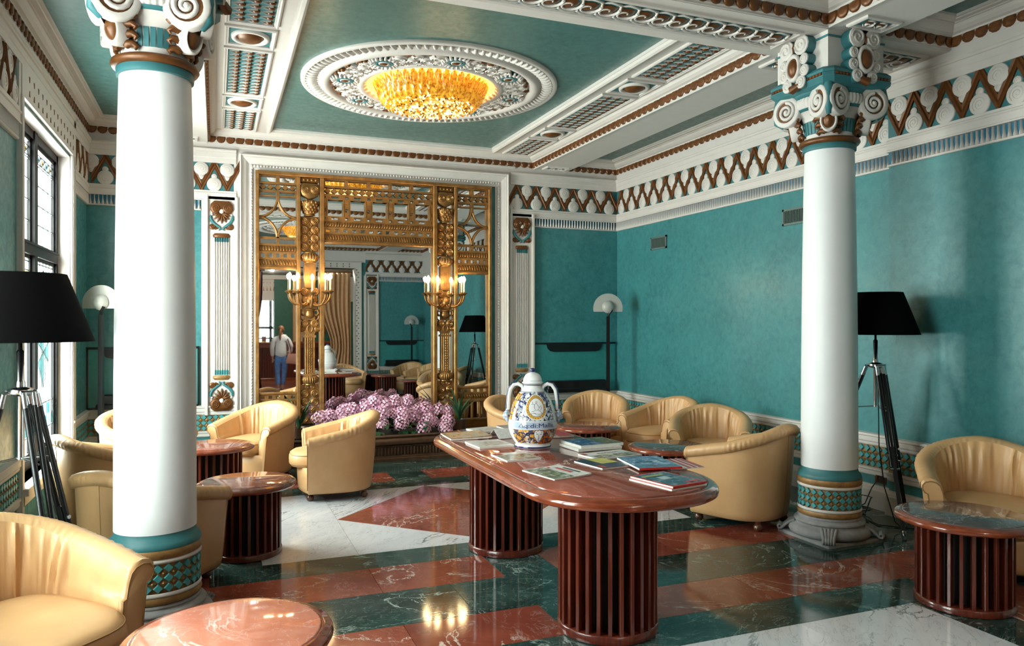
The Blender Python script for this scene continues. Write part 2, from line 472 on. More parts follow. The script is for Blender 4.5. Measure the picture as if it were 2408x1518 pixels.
# a cornice run: moulded white profile from the wall face to the coffer flat
CPROF = [(0, 3.455), (.012, 3.455), (.012, 3.468), (.02, 3.474), (.02, 3.536), (.035, 3.536), (.035, 3.548), (.06, 3.556), (.085, 3.575), (.098, 3.598), (.112, 3.598), (.112, 3.606), (.15, 3.606), (.155, 3.614), (.175, 3.614), (.178, 3.6301)]
TRN = [0]
def trim(g, mats=M_WHITE, M=None, label=None):
    TRN[0] += 1
    return structure('trim_%d' % TRN[0], g, mats, M, label)
def cornice(runs, single=True, label=None):
    """runs: list of (frame matrix, length, mitre at start, mitre at end)"""
    g = G()
    for M, L, m0, m1 in runs:
        g.M = M
        a = [g.p((y * m0, y, z)) for y, z in CPROF]; b = [g.p((L - y * m1, y, z)) for y, z in CPROF]
        for i in range(len(CPROF) - 1): g.face((a[i], b[i], b[i + 1], a[i + 1]))
    t = trim(g, M_WHITE, None, label)
    for M, L, m0, m1 in runs: braid_run(t, M, L, 3.505, .02, single)
    return t
def fr(x, y, n): return FR((x, y, 0), n)
N_BACK, N_RIGHT, N_LEFT, N_FRONT = (0, -1, 0), (-1, 0, 0), (1, 0, 0), (0, 1, 0)
def coffer_runs(x0, x1, y0, y1):
    return [(fr(x1, y1, N_BACK), x1 - x0, 1, 1), (fr(x1, y0, N_RIGHT), y1 - y0, 1, 1), (fr(x0, y1, N_LEFT), y1 - y0, 1, 1), (fr(x0, y0, N_FRONT), x1 - x0, 1, 1)]
# main coffer (back, left and right sides show scale by scale)
mr = coffer_runs(BL1, BR0, BY1, YB)
cornice([mr[0]], True, 'white cornice with gilt braid above the mirror')
cornice([mr[1]], True, 'white cornice with gilt braid on the right hand beam')
cornice([mr[2]], True, 'white cornice with gilt braid on the left hand beam')
cornice([mr[3]], False)
rr_ = coffer_runs(BR1, XR, BY1, YB)
cornice([rr_[0], rr_[1]], True, 'white cornice with gilt braid over the long right wall')
lr_ = coffer_runs(XL, BL0, BY1, YB)
cornice([lr_[0], lr_[2]], True, 'white cornice with gilt braid over the window wall')
fr_ = coffer_runs(BR1, XRF, YF, BY0)
cornice([fr_[0], fr_[1]], True, 'white cornice with gilt braid in the near right corner')
cornice([fr_[3]], False)
mf = coffer_runs(BL1, BR0, YF, BY0)
cornice(mf, False, 'cornice of the near bay')
lf = coffer_runs(XL, BL0, YF, BY0)
cornice(lf, False)

# flat strips with ornament panels either side of the teal field
def leaf_dart_mesh():
    g = G(); g.sm = True
    # gilt oval bead with a white dart behind it (local x across, y along, z down)
    g.mi = 0; g.M = T(.020, 0, -.004) @ S(1, .52, .45); g.ball((0, 0, 0), .034, 8, 5)
    g.M = I4; g.mi = 1; g.sm = False
    for sy in (-1, 1):
        g.loft([[(-.056, sy * .002, 0), (-.014, sy * .020, 0), (.03, sy * .0255, 0), (.03, sy * .0215, 0), (-.010, sy * .0165, 0)], [(-.056, sy * .002, -.008), (-.014, sy * .020, -.010), (.03, sy * .025, -.010), (.03, sy * .022, -.010), (-.010, sy * .017, -.010)]])
    return g.mesh('leaf_dart', [M_BRONZE, M_WHITE])
ME_DART = leaf_dart_mesh()
def panel_frame(x0, x1, y0, y1, z):
    g = G(); pr = [(0, 0), (.0, -.014), (.012, -.020), (.022, -.014), (.03, -.014), (.036, .004)]
    rings = []
    for d, h in pr: rings.append([(x0 + d, y0 + d, z + h), (x1 - d, y0 + d, z + h), (x1 - d, y1 - d, z + h), (x0 + d, y1 - d, z + h)])
    g.grid(rings, cu=True)
    return g
def strip(cx, y0, y1, single):
    """white strip of five sunk panels"""
    ZP = 3.602; s = (y1 - y0 - .22) / 4.1
    segs = [(.0, .82, 'leaf'), (.86 + .02, 1.30 - .04, 'oval'), (1.32, 2.52, 'leaf'), (2.56 + .02, 2.98 - .02, 'oval'), (3.02, 4.1, 'leaf')]
    g = G(); g.box(cx - .30, cx + .30, y0 + .02, y1 - .02, ZP, ZC)
    st = g.obj('strip', M_WHITE, ceil)
    for a, b, kind in segs:
        v1, v0 = y1 - .16 - a * s, y1 - .16 - b * s
        f = panel_frame(cx - .18, cx + .18, v0, v1, ZP).obj('panel_frame', M_WHITE, ceil)
        gb = G(); gb.box(cx - .145, cx + .145, v0 + .035, v1 - .035, ZP - .003, ZP + .001)
        if kind == 'oval':
            gb.obj('panel_ground', M_TEALP, f)
            go = G(); go.sm = True; go.M = T(cx, (v0 + v1) / 2, ZP - .003) @ S(.135, (v1 - v0) / 2 - .05, 1)
            go.lathe([(1, 0), (.98, -.018), (.86, -.024), (.74, -.014), (.70, -.006)], 28); go.obj('oval_rim', M_WHITE, f)
            go = G(); go.sm = True; go.M = T(cx, (v0 + v1) / 2, ZP - .004) @ S(.135, (v1 - v0) / 2 - .05, 1)
            go.lathe([(.70, 0), (.58, -.022), (.35, -.036), (.001, -.042)], 24); go.obj('oval_boss', M_BRONZE, f)
        else:
            gb.obj('panel_ground', M_TEALP, f)
            L = v1 - v0 - .08; k = max(3, round(L / .088)); d = L / k
            if single:
                for c_ in range(3):
                    for i in range(k): link('leaf_dart', ME_DART, f, T(cx - .092 + c_ * .094, v0 + .04 + d * (i + .5), ZP - .003) @ S(.80, d / .068, 1))
            else:
                g2 = G()
                for c_ in range(3):
                    for i in range(k): g2.M = T(cx - .092 + c_ * .094, v0 + .04 + d * (i + .5), ZP - .004); g2.ball((0.02, 0, 0), .022, 6, 4, (1, .6, .5))
                g2.obj('leaf_darts', M_BRONZE, f, kind='stuff')
    return st
for y0_, y1_, sg in ((BY1, YB, True), (YF, BY0, False)):
    strip(.24, y0_, y1_, sg); strip(3.475, y0_, y1_, sg)
# raised moulding round the teal field
def field_mould(x0, x1, y0, y1):
    g = G(); pr = [(-.07, 3.632), (-.07, 3.600), (-.055, 3.600), (-.052, 3.578), (-.03, 3.572), (-.012, 3.582), (-.010, 3.604), (0, 3.606), (0, 3.632)]
    rings = [[(x0 + d, y0 + d, z), (x1 - d, y0 + d, z), (x1 - d, y1 - d, z), (x0 + d, y1 - d, z)] for d, z in pr]
    g.grid(rings, cu=True); g.obj('field_moulding', M_WHITE, ceil)
field_mould(.58, 3.13, BY1 + .2, YB - .24)
field_mould(.58, 3.13, YF + .24, BY0 - .2)
# scroll panels on the cross beam soffit and at the ends of the long beams
def wave_scroll_mesh():
    g = G(); g.sm = True
    # white running wave with a gilt core (local x along, y across, facing -z)
    g.mi = 0
    pts = []
    for i in range(15):
        t = i / 14; a = -.5 + 2.1 * pi * t; r = .085 * (1 - .86 * t)
        pts.append((r * cos(a), r * sin(a), -.014))
    g.tube(pts, [.011 - .005 * i / 14 for i in range(15)], 5)
    g.tube([(.07, -.05, -.012), (.05, -.105, -.012), (-.03, -.115, -.010), (-.09, -.08, -.008)], [.009, .009, .008, .004], 5)
    g.tube([(-.05, .07, -.012), (.02, .105, -.012), (.085, .09, -.010)], [.010, .012, .004], 5)
    g.mi = 1
    g.ball((.0, .0, -.004), .066, 10, 4, (1, 1, .22)); g.ball((.062, .068, -.004), .022, 6, 4, (1.2, .8, .4)); g.ball((-.062, -.058, -.004), .02, 6, 4, (1.2, .8, .4))
    return g.mesh('wave_scroll', [M_WHITE, M_BRONZE])
ME_WAVE = wave_scroll_mesh()
def scroll_panel(x0, x1, yc, z, hw, pitch=.125):
    f = panel_frame(x0, x1, yc - hw, yc + hw, z).obj('panel_frame', M_WHITE, ceil)
    G().box(x0 + .035, x1 - .035, yc - hw + .035, yc + hw - .035, z - .003, z + .001).obj('panel_ground', M_TEALP, f)
    k = max(1, int((x1 - x0 - .1) / pitch)); d = (x1 - x0 - .1) / k; sc = (hw - .04) / .125
    for i in range(k): link('wave_scroll', ME_WAVE, f, T(x0 + .05 + d * (i + .5), yc, z - .002) @ S(sc, sc, 1))
scroll_panel(.35, 3.66, (BY0 + BY1) / 2 - .02, ZS, .16)
scroll_panel(4.36, 4.84, (BY0 + BY1) / 2, ZS, .16)
for cx_ in ((BR0 + BR1) / 2, (BL0 + BL1) / 2):
    scroll_panel(cx_ - .15, cx_ + .15, YB - .16, ZS + .015, .09, .1)
    scroll_panel(cx_ - .15, cx_ + .15, BY1 + .16, ZS + .015, .09, .1)
    scroll_panel(cx_ - .15, cx_ + .15, BY0 - .16, ZS + .015, .09, .1)

# ---- friezes: zigzag with scroll discs, and the fringe of drops below it
ZP_ = .2635
def disc(g, cx, cz, r, n, y0, y1):
    ring0 = [(cx + r * cos(2 * pi * i / n), y0, cz + r * sin(2 * pi * i / n)) for i in range(n)]
    ring1 = [(cx + r * cos(2 * pi * i / n), y1 - .004, cz + r * sin(2 * pi * i / n)) for i in range(n)]
    ring2 = [(cx + (r - .005) * cos(2 * pi * i / n), y1, cz + (r - .005) * sin(2 * pi * i / n)) for i in range(n)]
    ids = g.grid([ring0, ring1, ring2], cu=True); g.face(ids[-1])
def scroll_mesh(up):
    g = G(); s = 1 if up else -1
    disc(g, 0, 0, .076, 20, 0, .016); disc(g, .0, s * -.086, .030, 12, 0, .015)
    g.sm = True
    g.spiral(.0, .0, .055, .008, 2.1, .016, .0042, a0=s * .8, n=22, seg=3)
    g.spiral(.0, s * -.086, .02, .004, 1.4, .015, .003, a0=s * .8, n=10, seg=3)
    return g.mesh('scroll', M_WHITE)
ME_SC_UP, ME_SC_DN = scroll_mesh(True), scroll_mesh(False)
def bar_mesh(sg):
    """one limb of the zigzag, mitred at peak and valley, with a raised centre ridge"""
    g = G(); x1 = sg * ZP_ / 2; e = .060; zt, zb = 3.243, 2.982
    def sec(x, z, q=1.0): return [(x, .006, z - e), (x, .022, z - e * .96), (x, .018, z - e * .30), (x, .029, z), (x, .018, z + e * .30), (x, .022, z + e * .96), (x, .006, z + e)]
    g.grid([sec(0, zt), sec(x1, zb)])
    return g.mesh('zigzag_bar', M_BRONZE)
ME_BAR_R, ME_BAR_L = bar_mesh(1), bar_mesh(-1)
def drop_mesh():
    g = G(); pr = [(.0045, 2.832), (.004, 2.80), (.0075, 2.775), (.014, 2.752), (.0155, 2.742), (.010, 2.733)]
    rings = [[(-w, 0, z), (-w * .8, .014, z), (0, .022, z), (w * .8, .014, z), (w, 0, z)] for w, z in pr]
    g.sm = True; g.grid(rings); return g.mesh('leaf_drop', M_WHITE)
ME_DROP = drop_mesh()
DRP = .0385
FP_TOP = [(0, 3.246), (.028, 3.246), (.028, 3.300), (.034, 3.305), (.034, 3.352), (.046, 3.356), (.046, 3.372), (.056, 3.378), (.056, 3.394), (.016, 3.398), (.016, 3.47)]
FP_MID = [(0, 2.834), (.03, 2.834), (.03, 2.846), (.024, 2.850), (.024, 2.900), (.032, 2.906), (.032, 2.918), (.024, 2.924), (.024, 2.944), (0, 2.944)]
FP_LOW = [(0, 2.722), (.018, 2.722), (.024, 2.728), (.024, 2.736), (.006, 2.738)]
def frieze(M, L, start, zig0=0.0, zig1=None, drop0=0.0, drop1=None, single=True, label=None, drops_single=True, low=True):
    """start: distance of the first peak from the start of the run"""
    zig1 = L if zig1 is None else zig1; drop1 = L if drop1 is None else drop1
    g = G(); g.sweep(FP_TOP, 0, L); g.sweep(FP_MID, 0, L)
    if low: g.sweep(FP_LOW, drop0, drop1)
    g.box(drop0, drop1, -.02, .0, 2.74, 2.84)
    for a, b in ((0, zig0), (zig1, L)):
        if b - a > .01: g.box(a, b, -.02, .024, 2.944, 3.246)
    t = trim(g, M_WHITE, M, label)
    gg = G(); gg.box(zig0, zig1, -.02, .008, 2.944, 3.246); gg.obj('frieze_ground', M_TEALP, t)
    if low: G().box(drop0, drop1, -.02, .004, 2.736, 2.834).obj('fringe_ground', M_BLUE, t)
    acc = G()
    k = 0; u = start
    while u - ZP_ / 2 > zig0 - .01: u -= ZP_
    while u < zig1 + ZP_ / 2:
        for me, du, z, w in ((ME_BAR_R, 0, 0, ZP_ / 4), (ME_BAR_L, 0, 0, -ZP_ / 4), (ME_SC_UP, ZP_ / 2, 3.175, ZP_ / 2), (ME_SC_DN, 0, 3.012, 0)):
            if zig0 + .02 <= u + w <= zig1 - .02:
                link(me.name.split('.')[0], me, t, T(u + du, .006 if z else 0, z))
        u += ZP_
    if low:
        n = int((drop1 - drop0) / DRP)
        if drops_single:
            for i in range(n): link('leaf_drop', ME_DROP, t, T(drop0 + DRP * (i + .5), .004, 0))
        else:
            a = G(); pr = [(.0045, 2.832), (.0075, 2.775), (.0155, 2.742)]
            for i in range(n):
                a.M = T(drop0 + DRP * (i + .5), .004, 0); a.grid([[(-w, 0, z), (0, .02, z), (w, 0, z)] for w, z in pr])
            a.obj('leaf_drops', M_WHITE, t, kind='stuff')
    return t
# back wall: right of the mirror casing (u runs towards -x) and left of it
frieze(fr(XR, YB, N_BACK), XR - 3.46, .13, .0, XR - 3.46, 0.0, XR - 3.76, label='white frieze of bronze zigzag right of the mirror')
frieze(fr(.215, YB, N_BACK), .215 - XL, .225, .0, .215 - XL, .36, .215 - XL, label='white frieze of bronze zigzag left of the mirror')
frieze(fr(XR, 4.42, N_RIGHT), YB - 4.42, YB - 4.42 - .135, label='white zigzag frieze on the long right wall')
frieze(fr(XRF, YF, N_RIGHT), 4.42 - YF, 4.42 - YF - .24, zig0=1.5, drop0=1.5, label='white zigzag frieze on the near right wall')
frieze(fr(XL, YB, N_LEFT), .93, .12, .0, .78, 0, .93, label='short white zigzag frieze beyond the window')
frieze(fr(XL, 5.93, N_LEFT), 1.98, .14, .06, 1.98, .06, 1.98, label='white zigzag frieze on the near window wall')
frieze(fr(XL, 1.86, N_LEFT), 2.86, .14, drops_single=False)
frieze(fr(3.46, YF, N_FRONT), XR - 3.46, .13, drop0=.3, drops_single=False, label='zigzag frieze seen in the mirror')
frieze(fr(XL, YF, N_FRONT), .25 - XL, .13, drops_single=False, drop1=1.1)

g = G(); g.box(.20, 3.52, YB - .012, YB + .01, 3.20, 3.47); g.box(.19, .30, YB - .010, YB + .01, .0, 3.47); g.box(3.36, 3.50, YB - .010, YB + .01, .0, 3.47); g.box(-.14, .22, YB - .008, YB + .01, .5, 2.85); g.box(3.42, 3.80, YB - .008, YB + .01, .5, 2.85)
g.box(.2, 3.52, YB - .022, YB, 3.395, 3.41); g.box(.2, 3.52, YB - .034, YB, 3.44, 3.47)
trim(g, M_WHITE, None, 'plain white plaster field above and beside the mirror casing')
g = G(); g.box(.2, 3.46, YF - .01, YF + .012, 3.17, 3.47); g.box(3.42, 3.80, YF - .01, YF + .008, .5, 2.85); trim(g, M_WHITE)
# window heads: white frieze band with rows of small bronze points
def tri_mesh():
    g = G(); g.loft([[(-.016, 0, -.02), (.016, 0, -.02), (0, 0, .024)], [(-.013, .004, -.017), (.013, .004, -.017), (0, .004, .019)]]); return g.mesh('point', M_BRONZE)
ME_TRI = tri_mesh()
for (w0, w1) in WIN:
    M = fr(XL, w1 + .1, N_LEFT); L = w1 - w0 + .17
    g = G(); g.sweep(FP_TOP, 0, L); g.box(0, L, -.02, .030, WZ1 + .02, 3.25)
    t = trim(g, M_WHITE, M, 'white window head with rows of bronze points')
    for i in range(13):
        link('point', ME_TRI, t, M=T(.12 + i * .145, .030, 3.20) @ RY(pi)); link('point', ME_TRI, t, M=T(.12 + i * .145, .030, 3.10))

# ---- dado: base, lozenge tiles between two white rails
RAIL = [(0, .505), (.016, .505), (.022, .515), (.022, .53), (.030, .54), (.030, .575), (.040, .583), (.040, .60), (0, .606)]
LRAIL = [(0, .262), (.014, .262), (.020, .272), (.020, .30), (.028, .306), (.028, .322), (0, .326)]
BASE = [(0, -.001), (.045, -.001), (.045, .145), (.038, .150), (.034, .165), (.024, .170), (.020, .186), (0, .188)]
TP = .060
def loz_mesh():
    h = TP / 2 - .001; g = G()
    g.loft([[(h, 0, 0), (0, 0, h), (-h, 0, 0), (0, 0, -h)], [(h * .86, .013, 0), (0, .013, h * .86), (-h * .86, .013, 0), (0, .013, -h * .86)]])
    return g.mesh('lozenge_tile', M_TEALT)
ME_LOZ = loz_mesh()
def pyr(g, u, z, h):
    c = g.p((u, .016, z)); q = [g.p(p) for p in ((u + h, 0, z), (u, 0, z + h), (u - h, 0, z), (u, 0, z - h))]
    for i in range(4): g.face((q[i], q[(i + 1) % 4], c))
def dado(M, L, s0=0.0, s1=None, label=None):
    s1 = L if s1 is None else s1
    g = G(); g.sweep(RAIL, 0, L); g.sweep(LRAIL, 0, L); g.sweep(BASE, 0, L)
    t = trim(g, M_WHITE, M, label)
    G().box(0, L, -.02, .003, .325, .506).obj('tile_ground', M_GOLDT, t)
    gp = G(); gp.M = T(0, .003, 0); st = G(); k = int(L / TP)
    for i in range(k):
        for j in range(3):
            u, z = TP * (i + .5), .3255 + TP * (j + .5)
            if s0 <= u <= s1: link('lozenge_tile', ME_LOZ, t, T(u, .003, z))
            else:
                h = TP / 2 - .001; st.M = T(u, .003, z)
                st.loft([[(h, 0, 0), (0, 0, h), (-h, 0, 0), (0, 0, -h)], [(h * .86, .013, 0), (0, .013, h * .86), (-h * .86, .013, 0), (0, .013, -h * .86)]])
            if j < 2 and i < k - 1: pyr(gp, u + TP / 2, z + TP / 2, TP / 2 - .001)
    gp.obj('gilt_pyramids', M_GOLDT, t, kind='stuff')
    if st.f: st.obj('lozenge_tiles', M_TEALT, t, kind='stuff')
    return t
dado(fr(XR, 4.42, N_RIGHT), YB - 4.42, 0, 1.4, label='white dado with teal lozenge tiles on the long right wall')
dado(fr(XRF, YF, N_RIGHT), 4.42 - YF, 3.8, 5.42, label='white dado with teal lozenge tiles behind the right tripod lamp')
dado(fr(XR, YB, N_BACK), XR - 3.46, 0, -1)
dado(fr(.215, YB, N_BACK), .215 - XL, .3, 1.5, label='white dado with teal lozenge tiles beside the left pilaster')
dado(fr(XL, YB, N_LEFT), .93, 0, 1, label='white dado below the teal strip beyond the window')
dado(fr(XL, 5.93, N_LEFT), 1.98, 0, 1.6, label='white dado with dark lozenge tiles behind the left tripod lamp')
dado(fr(XL, 1.86, N_LEFT), 2.86, 0, -1)
dado(fr(3.46, YF, N_FRONT), XR - 3.46, 0, -1); dado(fr(XL, YF, N_FRONT), .22 - XL, 0, -1)
# ================================================================ WINDOWS
M_FRAMEB = plain('black_window_paint', srgb(9, 8, 9), .5, spec=.25)
M_LEAD = plain('lead_came', srgb(60, 62, 64), .5)
def window(num, w0, w1, fine=True):
    yc = (w0 + w1) / 2
    g = G(); x0, x1 = -1.352, -1.332
    ft, mt = .075, .05
    g.box(x0, x1, w0, w0 + ft, WZ0, WZ1); g.box(x0, x1, w1 - ft, w1, WZ0, WZ1)
    g.box(x0, x1, w0, w1, WZ1 - ft, WZ1); g.box(x0, x1, w0, w1, WZ0, WZ0 + ft)
    g.box(x0 - .01, x1 + .01, yc - mt, yc + mt, WZ0, WZ1)
    win = structure('window_%d' % num, g, M_FRAMEB, None, 'tall leaded window with black frame and stained lower lights')
    t = G(); t.box(x0 - .01, x1 + .012, w0 + ft, w1 - ft, 2.03, 2.115); t.box(x0 - .01, x1 + .022, w0 + ft, w1 - ft, 2.105, 2.12); t.obj('transom', M_FRAMEB, win)
    r = G(); r.box(x0 - .05, XL + .002, w0 + .001, w0 + .008, WZ0, WZ1); r.box(x0 - .05, XL + .002, w1 - .008, w1 - .001, WZ0, WZ1); r.box(x0 - .05, XL + .002, w0 + .001, w1 - .001, WZ1 - .008, WZ1 - .001)
    r.obj('reveal', M_WHITE, win)
    s = G(); s.bbox(x0, XL + .07, w0 - .08, w1 + .08, WZ0 - .05, WZ0); s.box(XL - .01, XL + .03, w0 - .05, w1 + .05, WZ0 - .13, WZ0 - .05); s.obj('sill', M_WHITE, win)
    for yy0, yy1, sg in ((w0 - .09, w0, 1), (w1, w1 + .10, -1)):
        c = G(); c.box(XL - .01, XL + .022, yy0, yy1, .0, WZ1 + .02)
        e = yy0 if sg > 0 else yy1
        c.box(XL + .004, XL + .036, min(e + sg * .003, e + sg * .028), max(e + sg * .003, e + sg * .028), .002, WZ1 + .018); c.box(XL + .004, XL + .03, min(e + sg * .06, e + sg * .086), max(e + sg * .06, e + sg * .086), .002, WZ1 + .018)
        c.obj('casing', M_WHITE, win)
    for a, b in ((w0 + ft, yc - mt), (yc + mt, w1 - ft)):
        for z0, z1, low in ((WZ0 + ft, 2.03, True), (2.115, WZ1 - ft, False)):
            sx = G(); q = .028
            sx.box(-1.372, -1.350, a, a + q, z0, z1); sx.box(-1.372, -1.350, b - q, b, z0, z1); sx.box(-1.372, -1.350, a, b, z0, z0 + q); sx.box(-1.372, -1.350, a, b, z1 - q, z1)
            sh = sx.obj('sash', M_FRAMEB, win)
            a1, b1, z2, z3 = a + q, b - q, z0 + q, z1 - q
            G().box(-1.368, -1.364, a1, b1, z2, z3).obj('pane', M_GLASSP, sh)
            ld = G(); w = .0035
            def came(y0, zz0, y1, zz1):
                d = hypot(y1 - y0, zz1 - zz0)
                if d < 1e-4: return
                ny, nz = -(zz1 - zz0) / d * w, (y1 - y0) / d * w
                ld.loft([[(-1.370, y0 + ny, zz0 + nz), (-1.370, y1 + ny, zz1 + nz), (-1.370, y1 - ny, zz1 - nz), (-1.370, y0 - ny, zz0 - nz)], [(-1.359, y0 + ny, zz0 + nz), (-1.359, y1 + ny, zz1 + nz), (-1.359, y1 - ny, zz1 - nz), (-1.359, y0 - ny, zz0 - nz)]])
            W = b1 - a1; H = z3 - z2
            panes = []
            if not low:
                for k in range(1, 4): came(a1 + W * k / 4, z2, a1 + W * k / 4, z3 - .13)
                for k in range(1, 4): came(a1, z2 + (H - .13) * k / 4, b1, z2 + (H - .13) * k / 4)
                came(a1, z3 - .13, b1, z3 - .13); came(a1, z3 - .11, b1, z3 - .11); came(a1, z3 - .035, b1, z3 - .035)
                n = 5
                for k in range(n):
                    u0, u1 = a1 + W * k / n, a1 + W * (k + 1) / n
                    came(u0, z3 - .11, u1, z3 - .035); came(u0, z3 - .035, u1, z3 - .11)
                    panes.append(([(u0 + .01, z3 - .05), (u0 + .01, z3 - .095), ((u0 + u1) / 2 - .006, z3 - .0725)], M_GLASST if k % 2 else M_GLASSA))
            else:
                zt = z3 - .42
                for k in range(1, 5): came(a1 + W * k / 5, z2 + .34, a1 + W * k / 5, zt)
                came(a1, zt, b1, zt); came(a1, z2 + .34, b1, z2 + .34); came(a1, z2 + .12, b1, z2 + .12)
                for k in range(1, 7): came(a1, zt + .07 * k - .02, b1, zt + .07 * k - .02)
                n = 6
                for k in range(n + 1): came(a1 + W * k / n, zt, a1 + W * k / n, z3)
                for k in range(n):
                    for j in range(4):
                        if (k + j) % 2 == 0:
                            u0, u1 = a1 + W * k / n + .008, a1 + W * (k + 1) / n - .008; v0 = zt + .055 + .07 * j
                            panes.append(([(u0, v0), (u1, v0), (u1, v0 + .056), (u0, v0 + .056)], M_GLASSA))
                for k in range(n):
                    u0, u1 = a1 + W * k / n + .006, a1 + W * (k + 1) / n - .006
                    panes.append(([(u0, z2 + .13), (u1, z2 + .13), (u1, z2 + .22), (u0, z2 + .22)], M_GLASST if k % 2 else M_GLASSP))
                    panes.append(([(u0, z2 + .235), (u1, z2 + .235), (u1, z2 + .325), (u0, z2 + .325)], M_GLASSP if k % 2 else M_GLASST))
                    came(a1 + W * k / n, z2, a1 + W * k / n, z2 + .34)
                cy, cz, dy, dz = (a1 + b1) / 2, (z2 + .34 + zt) / 2 + .05, W * .26, .30
                pts = [(cy, cz - dz), (cy + dy, cz - .08), (cy + dy, cz + .08), (cy, cz + dz), (cy - dy, cz + .08), (cy - dy, cz - .08)]
                for k in range(6):
                    came(*pts[k], *pts[(k + 1) % 6]); came(*pts[k], cy, cz)
                    p, q2 = pts[k], pts[(k + 1) % 6]
                    s_ = lambda t: (cy + (t[0] - cy) * .92, cz + (t[1] - cz) * .92)
                    panes.append(([s_(p), s_(q2), (cy, cz)], M_GLASST if k % 2 else M_GLASSP))
                # arched amber head
                ar = [(cy + .09 * cos(pi * i / 8), zt + .20 + .16 * sin(pi * i / 8)) for i in range(9)] + [(cy - .09, zt + .02), (cy + .09, zt + .02)]
                panes.append((ar, M_GLASSA))
                for k in range(len(ar)): came(*ar[k], *ar[(k + 1) % len(ar)])
            ld.obj('leading', M_LEAD, sh, kind='stuff')
            if fine:
                for poly, m in panes:
                    g2 = G(); g2.loft([[(-1.3635, y, z) for y, z in poly], [(-1.3605, y, z) for y, z in poly]]); g2.obj('stained_pane', m, sh)
            else:
                for mm in (M_GLASSA, M_GLASST, M_GLASSP):
                    g2 = G()
                    for poly, m in panes:
                        if m is mm: g2.loft([[(-1.3635, y, z) for y, z in poly], [(-1.3605, y, z) for y, z in poly]])
                    if g2.f: g2.obj('stained_panes', mm, sh, kind='stuff')
    return win
window(1, *WIN[0]); window(2, *WIN[1], fine=False)
# pale street front outside
# ================================================================ ORNAMENT HELPERS (frame: x along wall, y out, z up)
def sdisc(g, cx, cz, r, y0, y1, rib=.005, turns=1.9, sign=1, a0=0.0, n=14, mi=None):
    sm = g.sm; g.sm = False
    disc(g, cx, cz, r, n, y0, y1); g.sm = True
    g.spiral(cx, cz, r * .82, r * .12, turns, y1 + rib * .2, rib, a0=a0, n=int(11 * turns), seg=4, sign=sign)
    g.sm = sm
def hlathe(g, prof, n=12, M=None):
    """half-round turned piece standing on a wall plane: profile (r, z)"""
    sm = g.sm; g.sm = True
    k = g.M
    if M is not None: g.M = k @ M
    g.lathe(prof, n, 0, pi); g.M = k; g.sm = sm

# ================================================================ PILASTERS
def palmette(t, z, up):
    """gilt and teal scroll capital with a palmette; up=False turns it over"""
    m = T(0, 0, z) @ (I4 if up else Matrix.Diagonal((1, 1, -1, 1)))
    g = G(); g.M = m; g.sm = False
    # scroll head
    g2 = []
    out = [(-.118, .07), (-.112, .13), (-.075, .165), (.075, .165), (.112, .13), (.118, .07), (.09, .03), (.045, .03), (.03, .07), (-.03, .07), (-.045, .03), (-.09, .03)]
    g.loft([[(x, .012, zz) for x, zz in out], [(x, .034, zz) for x, zz in out], [(x * .93, .040, .1 + (zz - .1) * .9) for x, zz in out]])
    for sx in (-1, 1): sdisc(g, sx * .062, .085, .05, .034, .046, .006, 2.0, sx, pi / 2)
    g.obj('scroll_head', M_BRONZE, t)
    g = G(); g.M = m; g.sm = True
    g.ball((0, .03, .055), .026, 8, 5, (1, .6, 1.1)); g.obj('bud', M_WHITE, t)
    for sx in (-1, 1):
        g = G(); g.M = m; g.sm = True; g.ball((sx * .1, .02, .018), .014, 6, 4); g.obj('side_bud', M_WHITE, t)
    g = G(); g.M = m; g.sm = True
    for k in range(7):
        a = radians(-90 + (k - 3) * 24); L = .115 - abs(k - 3) * .006
        p = [(.0 + q * cos(a), .02 + .016 * sin(pi * min(1, q / L)), .035 + q * sin(a)) for q in (.01, L * .35, L * .7, L)]
        g.tube(p, [.004, .010, .012, .004], 5)
    g.obj('palmette', M_BRONZE, t)
    g = G(); g.M = m; g.sm = True
    for sx in (-1, 1):
        g.tube([(sx * .112, .02, .01), (sx * .112, .02, -.03), (sx * .085, .02, -.075), (sx * .045, .02, -.105), (sx * .02, .02, -.12), (sx * .012, .02, -.145), (sx * .03, .02, -.152)], [.010, .017, .017, .014, .012, .010, .007], 6)
    g.obj('leaf_scroll', M_TEALP, t)
    for sx in (-1, 1):
        g = G(); g.M = m; sdisc(g, sx * .092, -.115, .034, .008, .026, .005, 1.6, sx); g.sm = True; g.tube([(sx * .07, .018, -.14), (sx * .04, .018, -.13), (sx * .03, .018, -.1)], [.012, .010, .004], 5); g.obj('side_scroll', M_BRONZE, t)
